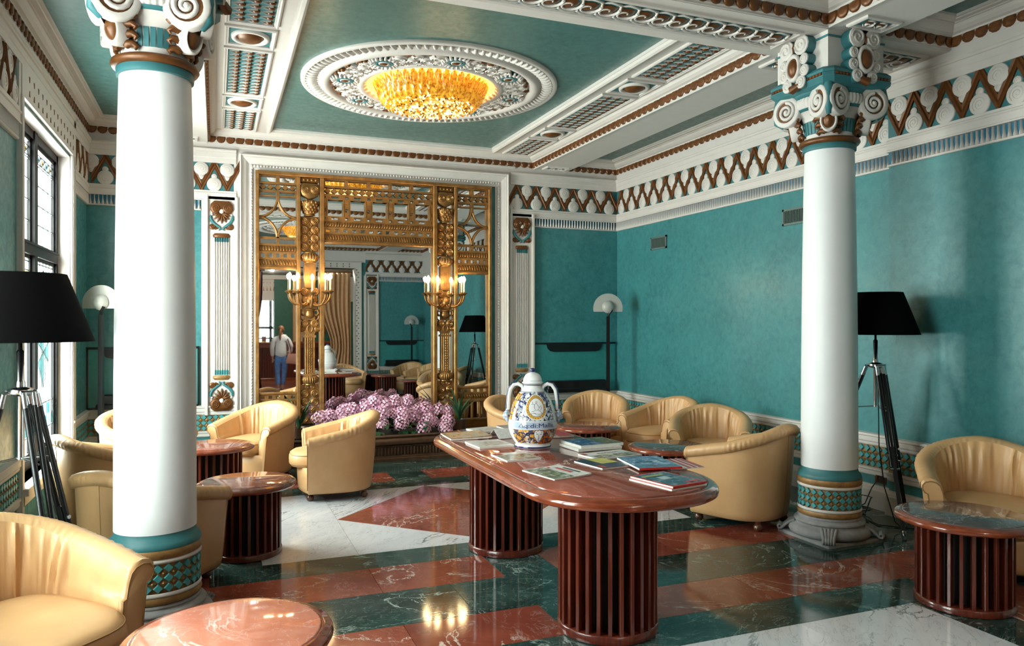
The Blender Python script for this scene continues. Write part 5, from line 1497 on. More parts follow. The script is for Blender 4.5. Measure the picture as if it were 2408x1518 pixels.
# ================================================================ PAINTED URN
UX, UY, UZ = 1.82, 4.27, .742
URN = [(.0, .0), (.112, .0), (.114, .008), (.106, .016), (.108, .024), (.122, .045), (.140, .080), (.150, .115), (.1515, .140), (.148, .175), (.135, .228), (.115, .285), (.092, .322), (.066, .350), (.056, .362), (.054, .372), (.060, .382), (.058, .388)]
def ur(z):
    for (r0, z0), (r1, z1) in zip(URN[1:], URN[2:]):
        if z0 <= z <= z1: return r0 + (r1 - r0) * (z - z0) / (z1 - z0)
    return .058
def us(x, z, off=.0012):
    """x measured along the front of the urn, z up -> point on its skin"""
    r = ur(z); a = -pi / 2 + x / .148
    return ((r + off) * cos(a), (r + off) * sin(a), z)
def majolica(name, line, spot, k, sc, lw=.05, base=(232, 232, 226)):
    m, nt, b = new_mat(name); v = coords(nt, rnd=False)
    vo = nt.nodes.new('ShaderNodeTexVoronoi'); vo.feature = 'DISTANCE_TO_EDGE'; vo.inputs['Scale'].default_value = sc
    nd = nt.nodes.new('ShaderNodeVectorMath'); nd.operation = 'ADD'; nz = nt.nodes.new('ShaderNodeTexNoise'); nz.inputs['Scale'].default_value = 30
    nt.links.new(v, nz.inputs['Vector']); sc_ = nt.nodes.new('ShaderNodeVectorMath'); sc_.operation = 'SCALE'; sc_.inputs['Scale'].default_value = .03
    nt.links.new(nz.outputs['Color'], sc_.inputs[0]); nt.links.new(v, nd.inputs[0]); nt.links.new(sc_.outputs[0], nd.inputs[1]); nt.links.new(nd.outputs[0], vo.inputs['Vector'])
    f = noise(nt, v, k, 3); col = ramp(nt, f, [(.42, srgb(*base)), (.5, srgb(*spot)), (.62, srgb(*spot))])
    e = ramp(nt, vo.outputs['Distance'], [(lw, 1.0), (lw + .05, 0.0)])
    nt.links.new(mix(nt, e, col, srgb(*line)), b.inputs['Base Color']); b.inputs['Roughness'].default_value = .12; b.inputs['Coat Weight'].default_value = .5
    return m
M_MAJB = majolica('majolica_blue', (34, 44, 92), (150, 160, 186), 22, 34, .08)
M_MAJY = majolica('majolica_yellow', (60, 64, 96), (214, 156, 48), 12, 30, .05)
M_MAJO = majolica('majolica_orange', (70, 50, 50), (190, 104, 36), 10, 30, .05, (222, 160, 60))
M_CERW = plain('white_glaze', srgb(232, 234, 236), .12, var=.03, coat=.5)
M_CERB = plain('cobalt_glaze', srgb(34, 44, 92), .14, var=.2, coat=.5)
M_CERL = plain('pale_blue_glaze', srgb(176, 190, 212), .14, var=.1, coat=.5)
M_CERY = plain('ochre_glaze', srgb(212, 162, 62), .14, var=.15, coat=.5)
urn = thing('lidded_urn', 'large painted majolica urn with lid and two handles on the long table', 'urn', (UX, UY, UZ), -.42)
def urn_band(name, z0, z1, m, a0=0, a1=2 * pi, off=0.0):
    zs = [z0] + [z for r, z in URN if z0 < z < z1] + [z1]; zz = []
    for a, b in zip(zs[:-1], zs[1:]): zz += [a, (a + b) / 2]
    zz.append(z1)
    g = G(); g.sm = True; g.lathe([(ur(z) + off, z) for z in zz], 56, a0, a1); return g.obj(name, m, urn)
g = G(); g.sm = True; g.lathe([(.001, 0), (.112, 0), (.114, .008), (.106, .016), (.108, .024)], 48); g.obj('foot', M_CERW, urn)
g = G(); g.sm = True; g.lathe([(.1125, .001), (.1150, .006), (.113, .011)], 48); g.obj('foot_line', M_CERB, urn)
urn_band('body', .024, .122, M_CERW); urn_band('body', .122, .168, M_CERW); urn_band('body', .168, .382, M_CERW)
urn_band('painted_belly', .034, .119, M_MAJY, -pi * .80, -pi * .18, .0006)
urn_band('painted_belly', .030, .119, M_MAJO, -pi * .40, -pi * .05, .0010)
urn_band('painted_shoulder', .172, .335, M_MAJB, -pi * .74, -pi * .16, .0006)
urn_band('painted_side', .172, .330, M_MAJY, -pi * .96, -pi * .74, .0006)
urn_band('ribbon', .127, .163, M_CERL, -pi * .80, pi * .0, .0008)
for z in (.124, .166, .338, .378): urn_band('line', z - .0016, z + .0016, M_CERB if z > .2 else M_CERL, off=.0012)
def urn_patch(name, outline, m, off):
    """flat painted shape laid on the skin: fan of thin triangles following the surface"""
    cx = sum(p[0] for p in outline) / len(outline); cz = sum(p[1] for p in outline) / len(outline)
    g = G(); g.sm = True; rows_ = []
    for k in (1.0, .75, .5, .25, .02): rows_.append([us(cx + (x - cx) * k, cz + (z - cz) * k, off) for x, z in outline])
    g.grid(rows_, cu=True); return g.obj(name, m, urn)
def circ(cx, cz, r, n=32): return [(cx + r * cos(2 * pi * i / n), cz + r * sin(2 * pi * i / n)) for i in range(n)]
mx, mz = .028, .252
urn_patch('medallion_border', circ(mx, mz, .076), M_CERW, .0014)
urn_patch('medallion_band', circ(mx, mz, .071), M_CERY, .0018)
urn_patch('medallion_ring', circ(mx, mz, .055), M_CERB, .0022)
med = urn_patch('medallion', circ(mx, mz, .0525), M_CERW, .0026)
g = G(); g.sm = True
rr = random.Random(11)
for i in range(26):
    a = 2 * pi * i / 26; p = us(mx + .0635 * cos(a), mz + .0635 * sin(a), .002); g.ball(p, .0026, 5, 4)
g.obj('medallion_dots', M_CERB, urn, kind='stuff')
def urn_line(g, pts, r): g.tube([us(x, z, .0026) for x, z in pts], r, 4)
g = G(); g.sm = True   # loose figure drawing inside the medallion
for pts in ([(-.004, .285), (.004, .289), (.008, .282), (.002, .276), (-.004, .282)], [(.0, .276), (-.012, .268), (-.024, .272), (-.034, .268)], [(.002, .276), (.012, .262), (.020, .250), (.010, .238), (-.004, .232)], [(-.012, .268), (-.014, .25), (-.006, .238), (-.022, .228), (-.034, .226)],
            [(.020, .250), (.034, .262), (.038, .25), (.028, .236)], [(.010, .238), (.026, .228), (.034, .218)], [(-.036, .214), (-.01, .218), (.02, .212), (.036, .216)], [(-.03, .285), (-.024, .28), (-.028, .274)], [(-.02, .222), (.0, .208), (.02, .206)]):
    urn_line(g, [(mx + x, z) for x, z in pts], .0012)
g.obj('figure_drawing', M_CERB, med)
g = G(); g.sm = True
for cx, cz, r, s in [(-.085, .205, .016, 1), (-.088, .238, .014, -1), (-.062, .190, .013, 1), (-.03, .182, .012, -1), (.0, .180, .010, 1), (.06, .182, .012, 1), (.088, .190, .013, -1), (.115, .205, .013, 1), (-.07, .27, .012, -1), (-.055, .298, .011, 1), (.112, .24, .012, -1), (.1, .275, .011, 1), (.0, .335, .012, 1), (.045, .335, .010, -1)]:
    urn_line(g, [(cx + r * (1 - .85 * i / 16) * cos(s * i * .75), cz + r * (1 - .85 * i / 16) * sin(s * i * .75)) for i in range(17)], .0016)
g.obj('scrollwork', M_CERW, urn)
g = G(); g.sm = True
for cx, cz, r, s in [(-.06, .075, .014, 1), (-.03, .095, .012, -1), (-.02, .060, .012, 1), (.0, .100, .010, 1), (-.09, .09, .012, -1), (-.075, .055, .010, 1), (.09, .09, .012, 1), (.1, .06, .010, -1), (.012, .052, .008, 1)]:
    urn_line(g, [(cx + r * (1 - .85 * i / 16) * cos(s * i * .75), cz + r * (1 - .85 * i / 16) * sin(s * i * .75)) for i in range(17)], .0014)
g.obj('scrollwork', M_CERB, urn)
hd = [(.016, .112), (.024, .117), (.032, .112), (.044, .118), (.054, .112), (.064, .114), (.070, .104), (.068, .088), (.062, .076), (.058, .060), (.050, .046), (.040, .043), (.032, .050), (.024, .064), (.014, .078), (.012, .096)]
urn_patch('animal_head_edge', [(.041 + (x - .041) * 1.12, .081 + (z - .081) * 1.1) for x, z in hd], M_CERB, .0016)
hp = urn_patch('animal_head', hd, M_CERW, .0022)
g = G(); g.sm = True
for pts in ([(.024, .096), (.030, .092), (.036, .096)], [(.048, .094), (.054, .091), (.060, .095)], [(.040, .09), (.042, .068), (.038, .058)], [(.036, .052), (.044, .050), (.050, .054)], [(.02, .11), (.026, .102)], [(.06, .108), (.056, .102)]): urn_line(g, pts, .0014)
g.obj('face_lines', M_CERB, hp)
# lid and knob
g = G(); g.sm = True; g.lathe([(.055, .384), (.064, .388), (.066, .393), (.060, .398), (.058, .406), (.055, .420), (.046, .438), (.030, .450), (.014, .455), (.010, .457)], 40); lid = g.obj('lid', M_CERW, urn)
g = G(); g.sm = True; g.lathe([(.0575, .404), (.0585, .406), (.0575, .408)], 40); g.lathe([(.058, .400), (.0595, .4015), (.0585, .403)], 40); g.obj('lid_line', M_CERL, lid)
g = G(); g.sm = True; g.lathe([(.010, .455), (.014, .459), (.018, .468), (.014, .478), (.001, .482)], 20); g.obj('knob', M_CERB, lid)
for s in (-1, 1):
    hpts = [(s * .064, 0, .335), (s * .058, 0, .352), (s * .068, 0, .372), (s * .092, 0, .384), (s * .118, 0, .378), (s * .138, 0, .35), (s * .146, 0, .31), (s * .150, 0, .26), (s * .152, 0, .225)]
    g = G(); g.sm = True; g.tube(hpts, [.009, .011, .012, .012, .012, .012, .011, .011, .010], 8); h = g.obj('handle', M_CERW, urn)
    g = G(); g.sm = True; g.tube([(x + s * .008, y, z + .006) for x, y, z in hpts[1:]], .0075, 6); g.obj('handle_stripe', M_CERB, h)
    g = G(); g.sm = True; g.ball((s * .160, 0, .19), .026, 10, 7, (.9, 1, 1.2)); g.ball((s * .178, 0, .188), .010, 6, 5); g.ball((s * .172, -.012, .202), .008, 6, 4); g.ball((s * .172, .012, .202), .008, 6, 4); g.ball((s * .172, 0, .172), .011, 6, 4, (1, 1.4, .6))
    for k in range(8): g.ball((s * .158, .026 * cos(k * pi / 4), .19 + .032 * sin(k * pi / 4)), .010, 6, 4)
    g.obj('mask', M_CERL, urn)
# lettering
def text_mesh(body, size, m, name='lettering', ext=.0):
    cu = bpy.data.curves.new('txt', 'FONT'); cu.body = body; cu.size = size; cu.align_x = 'CENTER'; cu.extrude = ext; cu.resolution_u = 3
    o = bpy.data.objects.new('txt', cu); COL.objects.link(o)
    bpy.context.view_layer.update()
    me = bpy.data.meshes.new_from_object(o.evaluated_get(bpy.context.evaluated_depsgraph_get())); bpy.data.objects.remove(o); bpy.data.curves.remove(cu)
    me.name = name; me.materials.clear(); me.materials.append(m); return me
me = text_mesh('Aq:di:Mallu', .040, M_CERB)
w_ = max(v.co.x for v in me.vertices) - min(v.co.x for v in me.vertices)
for v in me.vertices:
    x, z = v.co.x * (.225 / w_) + .03, .1335 + v.co.y * .88
    v.co = us(x, z, .0022)
link('lettering', me, urn)

# ================================================================ MAGAZINES ON THE LONG TABLE
PAINT = {}
def ink(r, g_, b_, rough=.22):
    k = (r, g_, b_)
    if k not in PAINT: PAINT[k] = plain('ink_%d' % len(PAINT), srgb(r, g_, b_), rough, var=.16, nscale=30, coat=.3)
    return PAINT[k]
def photo(a, b, c, s=26):
    m, nt, bs = new_mat('print_photo'); v = coords(nt)
    f = noise(nt, v, s, 5, .65, .4)
    nt.links.new(ramp(nt, f, [(.30, srgb(*a)), (.5, srgb(*b)), (.68, srgb(*c))]), bs.inputs['Base Color']); bs.inputs['Roughness'].default_value = .2
    return m
M_PAPER = plain('page_edges', srgb(226, 224, 218), .6, var=.08, nscale=50)
ZT = .7425
def mag(x, y, deg, w, l, h, label, cover, arts=(), z=ZT, texts=(), pages=M_PAPER, curl=0.0, name='magazine', cat='magazine', spine=None):
    """w along local x, l along local y (away from the reader)"""
    t = thing(name, label, cat, (x, y, z), radians(deg), 'magazines and papers on the long table')
    n = 8
    def sheet(z0, z1, ins, nm, m):
        g = G(); rows_ = []
        for i in range(n + 1):
            u = -w / 2 + ins + (w - 2 * ins) * i / n; c = curl * (i / n) ** 3
            rows_.append((u, c))
        bot = [[(u, -l / 2 + ins, z0 + c * .4) for u, c in rows_], [(u, l / 2 - ins, z0 + c * .4) for u, c in rows_]]
        top = [[(u, -l / 2 + ins, z1 + c) for u, c in rows_], [(u, l / 2 - ins, z1 + c) for u, c in rows_]]
        g.grid(top); g.grid([list(reversed(bot[0])), list(reversed(bot[1]))])
        g.grid([bot[0], top[0]]); g.grid([top[1], bot[1]])
        g.poly([bot[0][0], top[0][0], top[1][0], bot[1][0]]); g.poly([bot[0][-1], bot[1][-1], top[1][-1], top[0][-1]])
        return g.obj(nm, m, t)
    sheet(0, h - .0012, .0015, 'pages', pages); c_ = sheet(h - .0012, h, 0, 'cover', cover)
    if spine: G().box(-w / 2 - .0008, w / 2, -l / 2 - .0008, -l / 2 + .0004, .0005, h + .0002).obj('spine', spine, t)
    for ai, (u0, u1, v0, v1, m) in enumerate(arts):
        g = G(); k = 5; r0 = []; r1 = []
        for i in range(k + 1):
            u = u0 + (u1 - u0) * i / k; c = curl * u ** 3
            r0.append(((u - .5) * w, (v0 - .5) * l, h + .0004 * (ai + 1) + c)); r1.append(((u - .5) * w, (v1 - .5) * l, h + .0004 * (ai + 1) + c))
        g.grid([r0, r1]); g.obj('printed_picture', m, c_)
    for s, u, v, size, m, rot in texts:
        link('lettering', text_mesh(s, size * l, m), c_, T((u - .5) * w, (v - .5) * l, h + .0012 + curl * u ** 3) @ RZ(radians(rot)))
    return t
BLK, WHT, REDI = ink(18, 18, 22), ink(232, 230, 226), ink(200, 40, 36)
sea = photo((40, 70, 120), (120, 150, 186), (220, 226, 230)); town = photo((70, 66, 60), (150, 140, 120), (216, 208, 190)); green = photo((40, 62, 40), (120, 132, 96), (210, 214, 206)); dusk = photo((26, 36, 52), (76, 96, 116), (150, 164, 176)); field = photo((120, 90, 60), (180, 150, 110), (110, 150, 170))
mag(1.99, 3.05, 12, .22, .285, .010, 'red bordered magazine under another at the near right end of the long table', REDI)
mag(2.00, 3.055, 12, .22, .285, .009, 'red bordered magazine with dark cover on top, nearest on the long table', REDI, [(.05, .95, .05, .95, dusk), (.34, .60, .46, .66, ink(196, 204, 208)), (.10, .70, .74, .84, ink(168, 170, 96)), (.55, .92, .10, .18, REDI)], z=ZT + .0108, spine=REDI)
mag(2.30, 3.43, -7, .19, .26, .006, 'red and white striped magazine showing at the right of the blue one', WHT, [(.5, 1, .0, 1, REDI), (.62, .68, .0, 1, WHT), (.78, .83, 0, 1, WHT)])
mag(2.15, 3.47, -9, .235, .33, .011, 'blue grey magazine with seascape cover and red lettering', ink(96, 122, 150), [(.03, .97, .22, .97, sea), (.2, .6, .45, .55, ink(54, 64, 86))], z=ZT + .007, texts=[('T', .45, .08, .20, REDI, 0)], spine=REDI)
mag(1.93, 3.58, 10, .19, .25, .009, 'small dark blue magazine with yellow map beside the blue grey one', ink(36, 34, 66), [(.40, .98, .40, .97, ink(206, 200, 84)), (.05, .2, .02, .28, REDI)])
mag(2.10, 3.80, 10, .31, .20, .008, 'newspaper with black letter masthead before the two books', WHT, [(.08, .46, .08, .55, town), (.5, .94, .08, .5, town), (.02, .1, .70, .95, REDI)], texts=[('Florence', .55, .66, .20, BLK, 0)], name='newspaper', cat='newspaper')
mag(2.13, 4.10, 2, .30, .25, .016, 'white edged book, lower of two, right of the urn', WHT, name='book', cat='book')
mag(2.15, 4.12, 4, .30, .25, .016, 'white edged book with sea photo cover, upper of two right of the urn', WHT, [(.02, .55, .03, .97, photo((30, 60, 110), (70, 104, 156), (150, 176, 206))), (.55, .98, .03, .97, photo((50, 56, 40), (104, 110, 80), (150, 150, 120)))], z=ZT + .0165, name='book', cat='book')
mag(1.60, 3.45, 12, .23, .28, .006, 'city guide with green photo and red lettering at the near left edge', WHT, [(.03, .56, .03, .97, green), (.60, .66, .84, .93, REDI), (.70, .80, .30, .80, ink(196, 90, 84)), (.84, .90, .20, .70, ink(70, 70, 72))], curl=.006)
mag(1.575, 3.94, 3, .21, .235, .009, 'magazine with stone photo cover in front of the urn', WHT, [(.02, .98, .04, .72, town), (.03, .28, .75, .95, REDI)])
mag(1.585, 4.41, 3, .23, .25, .011, 'white magazine left of the urn foot', WHT, [(.25, .95, .15, .75, photo((150, 140, 130), (200, 190, 180), (226, 222, 214)))])
mag(1.56, 4.80, -2, .28, .28, .010, 'brochure with countryside photo at the far left edge of the long table', ink(150, 104, 80), [(.02, .98, .03, .97, field)], curl=.010)
mag(1.77, 4.99, 12, .21, .20, .013, 'white leaflet stack at the far end of the long table', WHT, [(.3, .9, .2, .7, photo((180, 176, 170), (210, 206, 200), (228, 226, 222)))], name='leaflet', cat='leaflet')
mag(2.0, 5.03, 3, .20, .20, .014, 'dark brown covered book at the far end of the long table', ink(70, 48, 36), name='book', cat='book')
mag(2.14, 4.66, -6, .19, .30, .008, 'red and white magazine partly behind the urn, right side', WHT, [(.45, .98, .03, .97, REDI), (.05, .42, .1, .9, green)])
t = thing('folded_leaflet', 'white folded paper standing like a tent left of the urn', 'leaflet', (1.80, 4.69, ZT), .2, 'magazines and papers on the long table')
g = G()
for s in (-1, 1): g.loft([[(-.09, s * .07, 0), (.09, s * .07, 0), (.09, s * .067, 0), (-.09, s * .067, 0)], [(-.09, .0015 * s, .055), (.09, .0015 * s, .055), (.09, 0, .054), (-.09, 0, .054)]])
g.obj('paper', WHT, t)

# ================================================================ FLOWER TROUGH, HYDRANGEAS, STRAP LEAVED PLANTS
M_TROUGH = plain('carved_dark_marble', srgb(84, 62, 46), .35, var=.35, nscale=16, bumps=.2)
tr = thing('planter', 'low carved brown flower trough in front of the gilt mirror', 'planter', (1.70, 8.42, 0))
HW, HD = .98, .33
def ring(o, z): return [(-HW - o, -HD - o, z), (HW + o, -HD - o, z), (HW + o, HD, z), (-HW - o, HD, z)]
g = G(); g.loft([ring(o, z) for o, z in ((.02, 0), (.02, .03), (.0, .035), (.0, .05), (-.02, .055), (-.02, .15), (.0, .155), (.0, .165))]); g.obj('base', M_TROUGH, tr)
g = G(); g.sm = True; ids = g.grid([ring(o, z) for o, z in ((0, .165), (.02, .175), (.032, .20), (.03, .225), (.01, .245), (.0, .25), (.01, .255), (.012, .272), (.0, .28), (-.03, .28), (-.035, .24))], cu=True); g.face(ids[-1]); g.obj('carved_lip', M_TROUGH, tr)
g = G(); g.sm = True
n = 54
for i in range(n): g.tube([(-HW + .03 + (2 * HW - .06) * i / (n - 1), -HD + .018, .065), (-HW + .03 + (2 * HW - .06) * i / (n - 1), -HD + .012, .10), (-HW + .03 + (2 * HW - .06) * i / (n - 1), -HD + .018, .145)], [.007, .011, .009], 5)
g.obj('fluting', M_TROUGH, tr, kind='stuff')
for s in (-1, 1):
    g = G(); g.sm = True; g.M = T(s * (HW + .02), -HD - .0, .215) @ RX(pi / 2); g.lathe([(.001, -.03), (.045, -.03), (.06, -.02), (.055, 0), (.06, .02), (.045, .05), (.001, .05)], 16); g.obj('end_scroll', M_TROUGH, tr)
g = G(); g.box(-HW + .035, HW - .035, -HD + .035, HD - .02, .24, .262); g.obj('soil', plain('soil', srgb(30, 22, 18), .9, var=.4, nscale=40), tr)
# base boards under the gilt mirror on either side of the trough
bb = trim(G().box(.40, 3.20, YB - .06, YB - .0, 0, .30), M_GOLDD, None, 'dark gilt base board under the mirror')
M_PETAL, _nt, _b = new_mat('hydrangea_petal')
_v = coords(_nt); _f = noise(_nt, _v, 45, 3)
_nt.links.new(ramp(_nt, _f, [(.30, srgb(196, 112, 156)), (.48, srgb(230, 178, 208)), (.66, srgb(248, 226, 236))]), _b.inputs['Base Color']); _b.inputs['Roughness'].default_value = .6
M_LEAF = plain('hydrangea_leaf', srgb(34, 76, 44), .4, var=.35, nscale=14)
M_STRAP = plain('strap_leaf', srgb(44, 84, 58), .4, var=.3, nscale=10)
def flower_mesh(seed):
    rr = random.Random(seed); g = G(); N = 64
    for i in range(N):
        z = 1 - 1.5 * (i + .5) / N; a = i * 2.399963; r = sqrt(max(0, 1 - z * z))
        nrm = Vector((r * cos(a), r * sin(a), z)); p = nrm * (.072 + rr.uniform(-.006, .008)) * 1.0
        nrm = (nrm + Vector((rr.uniform(-.35, .35), rr.uniform(-.35, .35), rr.uniform(-.2, .3)))).normalized()
        q = nrm.to_track_quat('Z', 'Y').to_matrix().to_4x4(); g.M = T(*p) @ q @ RZ(rr.uniform(0, 3))
        s = rr.uniform(.013, .018)
        for k in range(4):
            b = k * pi / 2; c, sn = cos(b), sin(b); c2, s2 = cos(b + .75), sin(b + .75); c3, s3 = cos(b - .75), sin(b - .75)
            g.poly([(0, 0, 0), (s * .75 * c3, s * .75 * s3, .002), (s * 1.1 * c, s * 1.1 * sn, .005), (s * .75 * c2, s * .75 * s2, .002)])
    return g.mesh('flower_head', M_PETAL)
ME_FLOW = [flower_mesh(s) for s in (1, 2, 3)]
g = G(); g.sm = True
g.grid([[(-.002, 0, 0), (0, 0, 0), (.002, 0, 0)], [(-.03, .03, .008), (0, .03, 0), (.03, .03, .008)], [(-.038, .07, .004), (0, .07, -.004), (.038, .07, .004)], [(-.024, .105, -.008), (0, .11, -.014), (.024, .105, -.008)], [(-.001, .135, -.03), (0, .138, -.032), (.001, .135, -.03)]])
ME_HLEAF = g.mesh('leaf', M_LEAF)
rr = random.Random(21)
names_ = ['leftmost pink hydrangea in the flower trough', 'second pink hydrangea from the left in the flower trough', 'pink hydrangea left of the middle of the flower trough', 'pink hydrangea right of the middle of the flower trough, the tallest', 'second pink hydrangea from the right in the flower trough', 'rightmost pink hydrangea in the flower trough']
for i in range(6):
    px = 1.18 + i * .243
    h = thing('hydrangea', names_[i], 'flower', (px, 8.36, .262), group='pink hydrangeas in the flower trough')
    heads = [(-.07, -.06, .14), (.06, -.10, .12), (.0, .05, .25), (-.10, .08, .22), (.11, .04, .24), (.03, -.16, .05 if i > 3 else .08)]
    for k, (dx, dy, dz) in enumerate(heads):
        dz += (.10 if i in (2, 3) else .02 if i in (1, 4) else -.02) * (1 if k != 5 else .4) + rr.uniform(-.02, .02); dx += rr.uniform(-.025, .025)
        link('flower_head', ME_FLOW[(i + k) % 3], h, T(dx, dy, dz) @ RZ(rr.uniform(0, 6)) @ RX(rr.uniform(-.3, .5)) @ S(rr.uniform(.95, 1.2)))
        st = G(); st.sm = True; st.tube([(0, 0, 0), (dx * .5, dy * .5, dz * .5), (dx, dy, dz - .05)], .005, 5); st.obj('stem', M_LEAF, h)
    for k in range(11):
        a = rr.uniform(0, 2 * pi); r = rr.uniform(.06, .15)
        link('leaf', ME_HLEAF, h, T(r * cos(a), r * sin(a) - .04, rr.uniform(.02, .14)) @ RZ(a - pi / 2 + rr.uniform(-.5, .5)) @ RX(rr.uniform(-.5, .3)) @ S(rr.uniform(.8, 1.2)))
def strap_plant(x, y, z, label, seed, lean):
    rr = random.Random(seed); t = thing('strap_leaved_plant', label, 'plant', (x, y, z), group='strap leaved plants at the ends of the trough')
    g = G(); g.sm = True; g.lathe([(.001, 0), (.075, 0), (.09, .10), (.095, .11), (.085, .11), (.08, .095), (.001, .09)], 20); g.obj('pot', M_TROUGH, t)
    for k in range(13):
        a = rr.uniform(0, 2 * pi) if k > 3 else rr.uniform(-2.2, -.9); L = rr.uniform(.30, .52); e = rr.uniform(.25, .75) + lean * .1; w = rr.uniform(.010, .017)
        g = G(); g.sm = True; rows_ = []
        for i in range(8):
            q = i / 7; out = L * (q * .55 + .45 * q * q) * e; up = L * (q - .42 * q * q * e); ww = w * (1 - q ** 3) + .0008
            c, s = cos(a), sin(a); rows_.append([(c * out - s * ww, s * out + c * ww, .09 + up), (c * out, s * out, .09 + up - ww * .4), (c * out + s * ww, s * out - c * ww, .09 + up)])
        g.grid(rows_); g.obj('leaf', M_STRAP, t)
strap_plant(.83, 8.28, .28, 'strap leaved green plant at the left end of the flower trough', 4, 0)
strap_plant(2.62, 8.32, .28, 'strap leaved green plant at the right end of the flower trough', 9, 1)

# ================================================================ BAR ROOM BEHIND THE VIEWER (seen in the mirror)
M_CURT = plain('brown_curtain', srgb(206, 164, 124), .75, var=.10, nscale=12)
M_CURTR = plain('dark_red_curtain', srgb(84, 34, 30), .8, var=.2, nscale=12)
def curtain(x0, x1, y, label, m, tie):
    t = thing('curtain', label, 'curtain', (0, y, 0)); g = G(); g.sm = True; rows_ = []; n = 90
    for j in range(17):
        z = .02 + 2.92 * j / 16; q = j / 16; k = 1 - .38 * math.exp(-((q - .38) / .22) ** 2)
        row = []
        for i in range(n + 1):
            u = i / n; e = x0 + (x1 - x0) * (1 - (1 - u) * k) if tie > 0 else x0 + (x1 - x0) * u * k
            row.append((e, .045 * sin(u * 2 * pi * 7 + .8 * sin(q * 4)) + .015 * sin(u * 31), z))
        rows_.append(row)
    g.grid(rows_); g.obj('cloth', m, t)
    g = G(); g.sm = True; g.tube([(x0 - .05, 0, 2.96), (x1 + .05, 0, 2.96)], .018, 8); g.obj('rod', M_BRONZE, t)
curtain(2.36, 3.16, YF - .38, 'gathered brown curtain at the opening, seen in the mirror', M_CURT, 1)
curtain(.46, 1.06, YF - .38, 'dark red curtain at the opening, seen at the left of the mirror', M_CURTR, -1)
bar_ = thing('bar_counter', 'mahogany bar counter with slatted front, seen in the mirror', 'counter', (1.9, -6.9, 0))
g = G(); g.bbox(-1.75, 1.75, -.36, .40, 1.14, 1.205, .012); g.obj('top', M_RIM, bar_)
g = G(); g.box(-1.68, 1.68, -.30, .28, .08, 1.14); g.obj('carcass', M_WOOD, bar_)
g = G(); g.bbox(-1.70, 1.70, -.30, .34, .0, .09, .01); g.obj('plinth', M_RIM, bar_)
for i in range(46): 
    if i == 0: g = G(); g.bbox(-.02, .02, .28, .32, .09, 1.14, .004); ME_BS = g.mesh('slat', M_WOOD)
    link('slat', ME_BS, bar_, T(-1.64 + i * .073, 0, 0))
g = G(); g.bbox(-1.68, 1.68, .27, .345, 1.02, 1.14, .01); g.obj('cornice', M_RIM, bar_)
l = thing('table_lamp', 'small white lamp on the bar counter, seen in the mirror', 'lamp', (1.98, -6.8, 1.206))
g = G(); g.sm = True; g.lathe([(.001, 0), (.07, 0), (.07, .015), (.02, .03), (.015, .14)], 18); g.obj('base', M_BRONZE, l)
g = G(); g.sm = True; g.lathe([(.13, .12), (.12, .16), (.08, .21), (.001, .225)], 22); g.obj('lamp_shade', glow('lit_shade', (1, .86, .6, 1), 1.6), l)
for bx, lab in ((1.40, 'left dark wooden box on the bar counter'), (2.62, 'right dark wooden box on the bar counter')):
    b = thing('box', lab + ', seen in the mirror', 'box', (bx, -6.82, 1.206)); g = G(); g.bbox(-.07, .07, -.07, .07, 0, .14, .008); g.obj('body', M_FOOT, b); g = G(); g.bbox(-.075, .075, -.075, .075, .14, .17, .008); g.obj('lid', M_FOOT, b)
M_FRW = M_FRAMEB
g = G()
for x0_, x1_, z0_, z1_ in ((.9, .98, .7, 3.1), (3.32, 3.4, .7, 3.1), (1.70, 1.80, .7, 3.1), (2.55, 2.63, .7, 3.1), (.9, 3.4, .7, .78), (.9, 3.4, 3.02, 3.1), (.9, 3.4, 1.62, 1.72), (.9, 3.4, 1.28, 1.34)): g.box(x0_, x1_, -9.24, -9.16, z0_, z1_)
w3 = structure('window_3', g, M_FRAMEB, None, 'black framed window of the bar room seen in the mirror')
G().box(.98, 3.32, -9.215, -9.21, .78, 3.02).obj('pane', M_GLASSP, w3)
for i, (x0_, x1_) in enumerate(((1.02, 1.66), (1.84, 2.5))):
    G().box(x0_, x1_, -9.208, -9.205, .82, 1.24).obj('stained_pane', M_GLASSA, w3); G().box(x0_ + .1, x1_ - .1, -9.208, -9.205, 1.40, 1.58).obj('stained_pane', M_GLASSA, w3)
gp = thing('bar_back_panel', 'green bar back wall panel with beige pillar, seen in the mirror', 'panel', (2.75, -8.9, 0))
G().box(-.9, .9, -.05, .05, 0, 3.3).obj('panel', M_GREENW, gp)
g = G(); g.bbox(-.32, .12, .05, .35, 0, 3.3, .02); g.obj('pillar', plain('beige_pillar', srgb(186, 150, 112), .6), gp)
g = G(); g.box(.2, .8, .05, .07, 1.45, 2.1); g.obj('pillar_frame', M_BRONZE, gp)
point_light('bar_fill_light', (2.2, -1.75, 3.30), 170, (1.0, .90, .78), .05)  # added fill without a fixture, brightens the woman's back and the curtain
point_light('bar_fill_light', (1.6, -6.0, 3.40), 170, (1.0, .86, .68), .05)  # second added fill, no lamp hangs here; lifts the bar room
g = G(); g.box(-1.2, 4.98, -9.08, -9.04, 2.62, 3.45); g.box(-1.2, 4.98, -9.08, -8.98, 2.58, 2.66); g.box(-1.2, 4.98, -9.08, -8.96, 3.30, 3.45); g.box(1.82, 2.08, -9.1, -8.98, 0, 2.62)
tb = trim(g, M_WHITE, None, 'white frieze and pilaster of the bar room wall, seen in the mirror')
for i in range(34): link('point', ME_TRI, tb, T(.2 + i * .11, -9.04, 3.0) @ S(1.6, 1, 4)); link('point', ME_TRI, tb, T(.2 + i * .11, -9.04, 3.2) @ S(1, 1, 1))

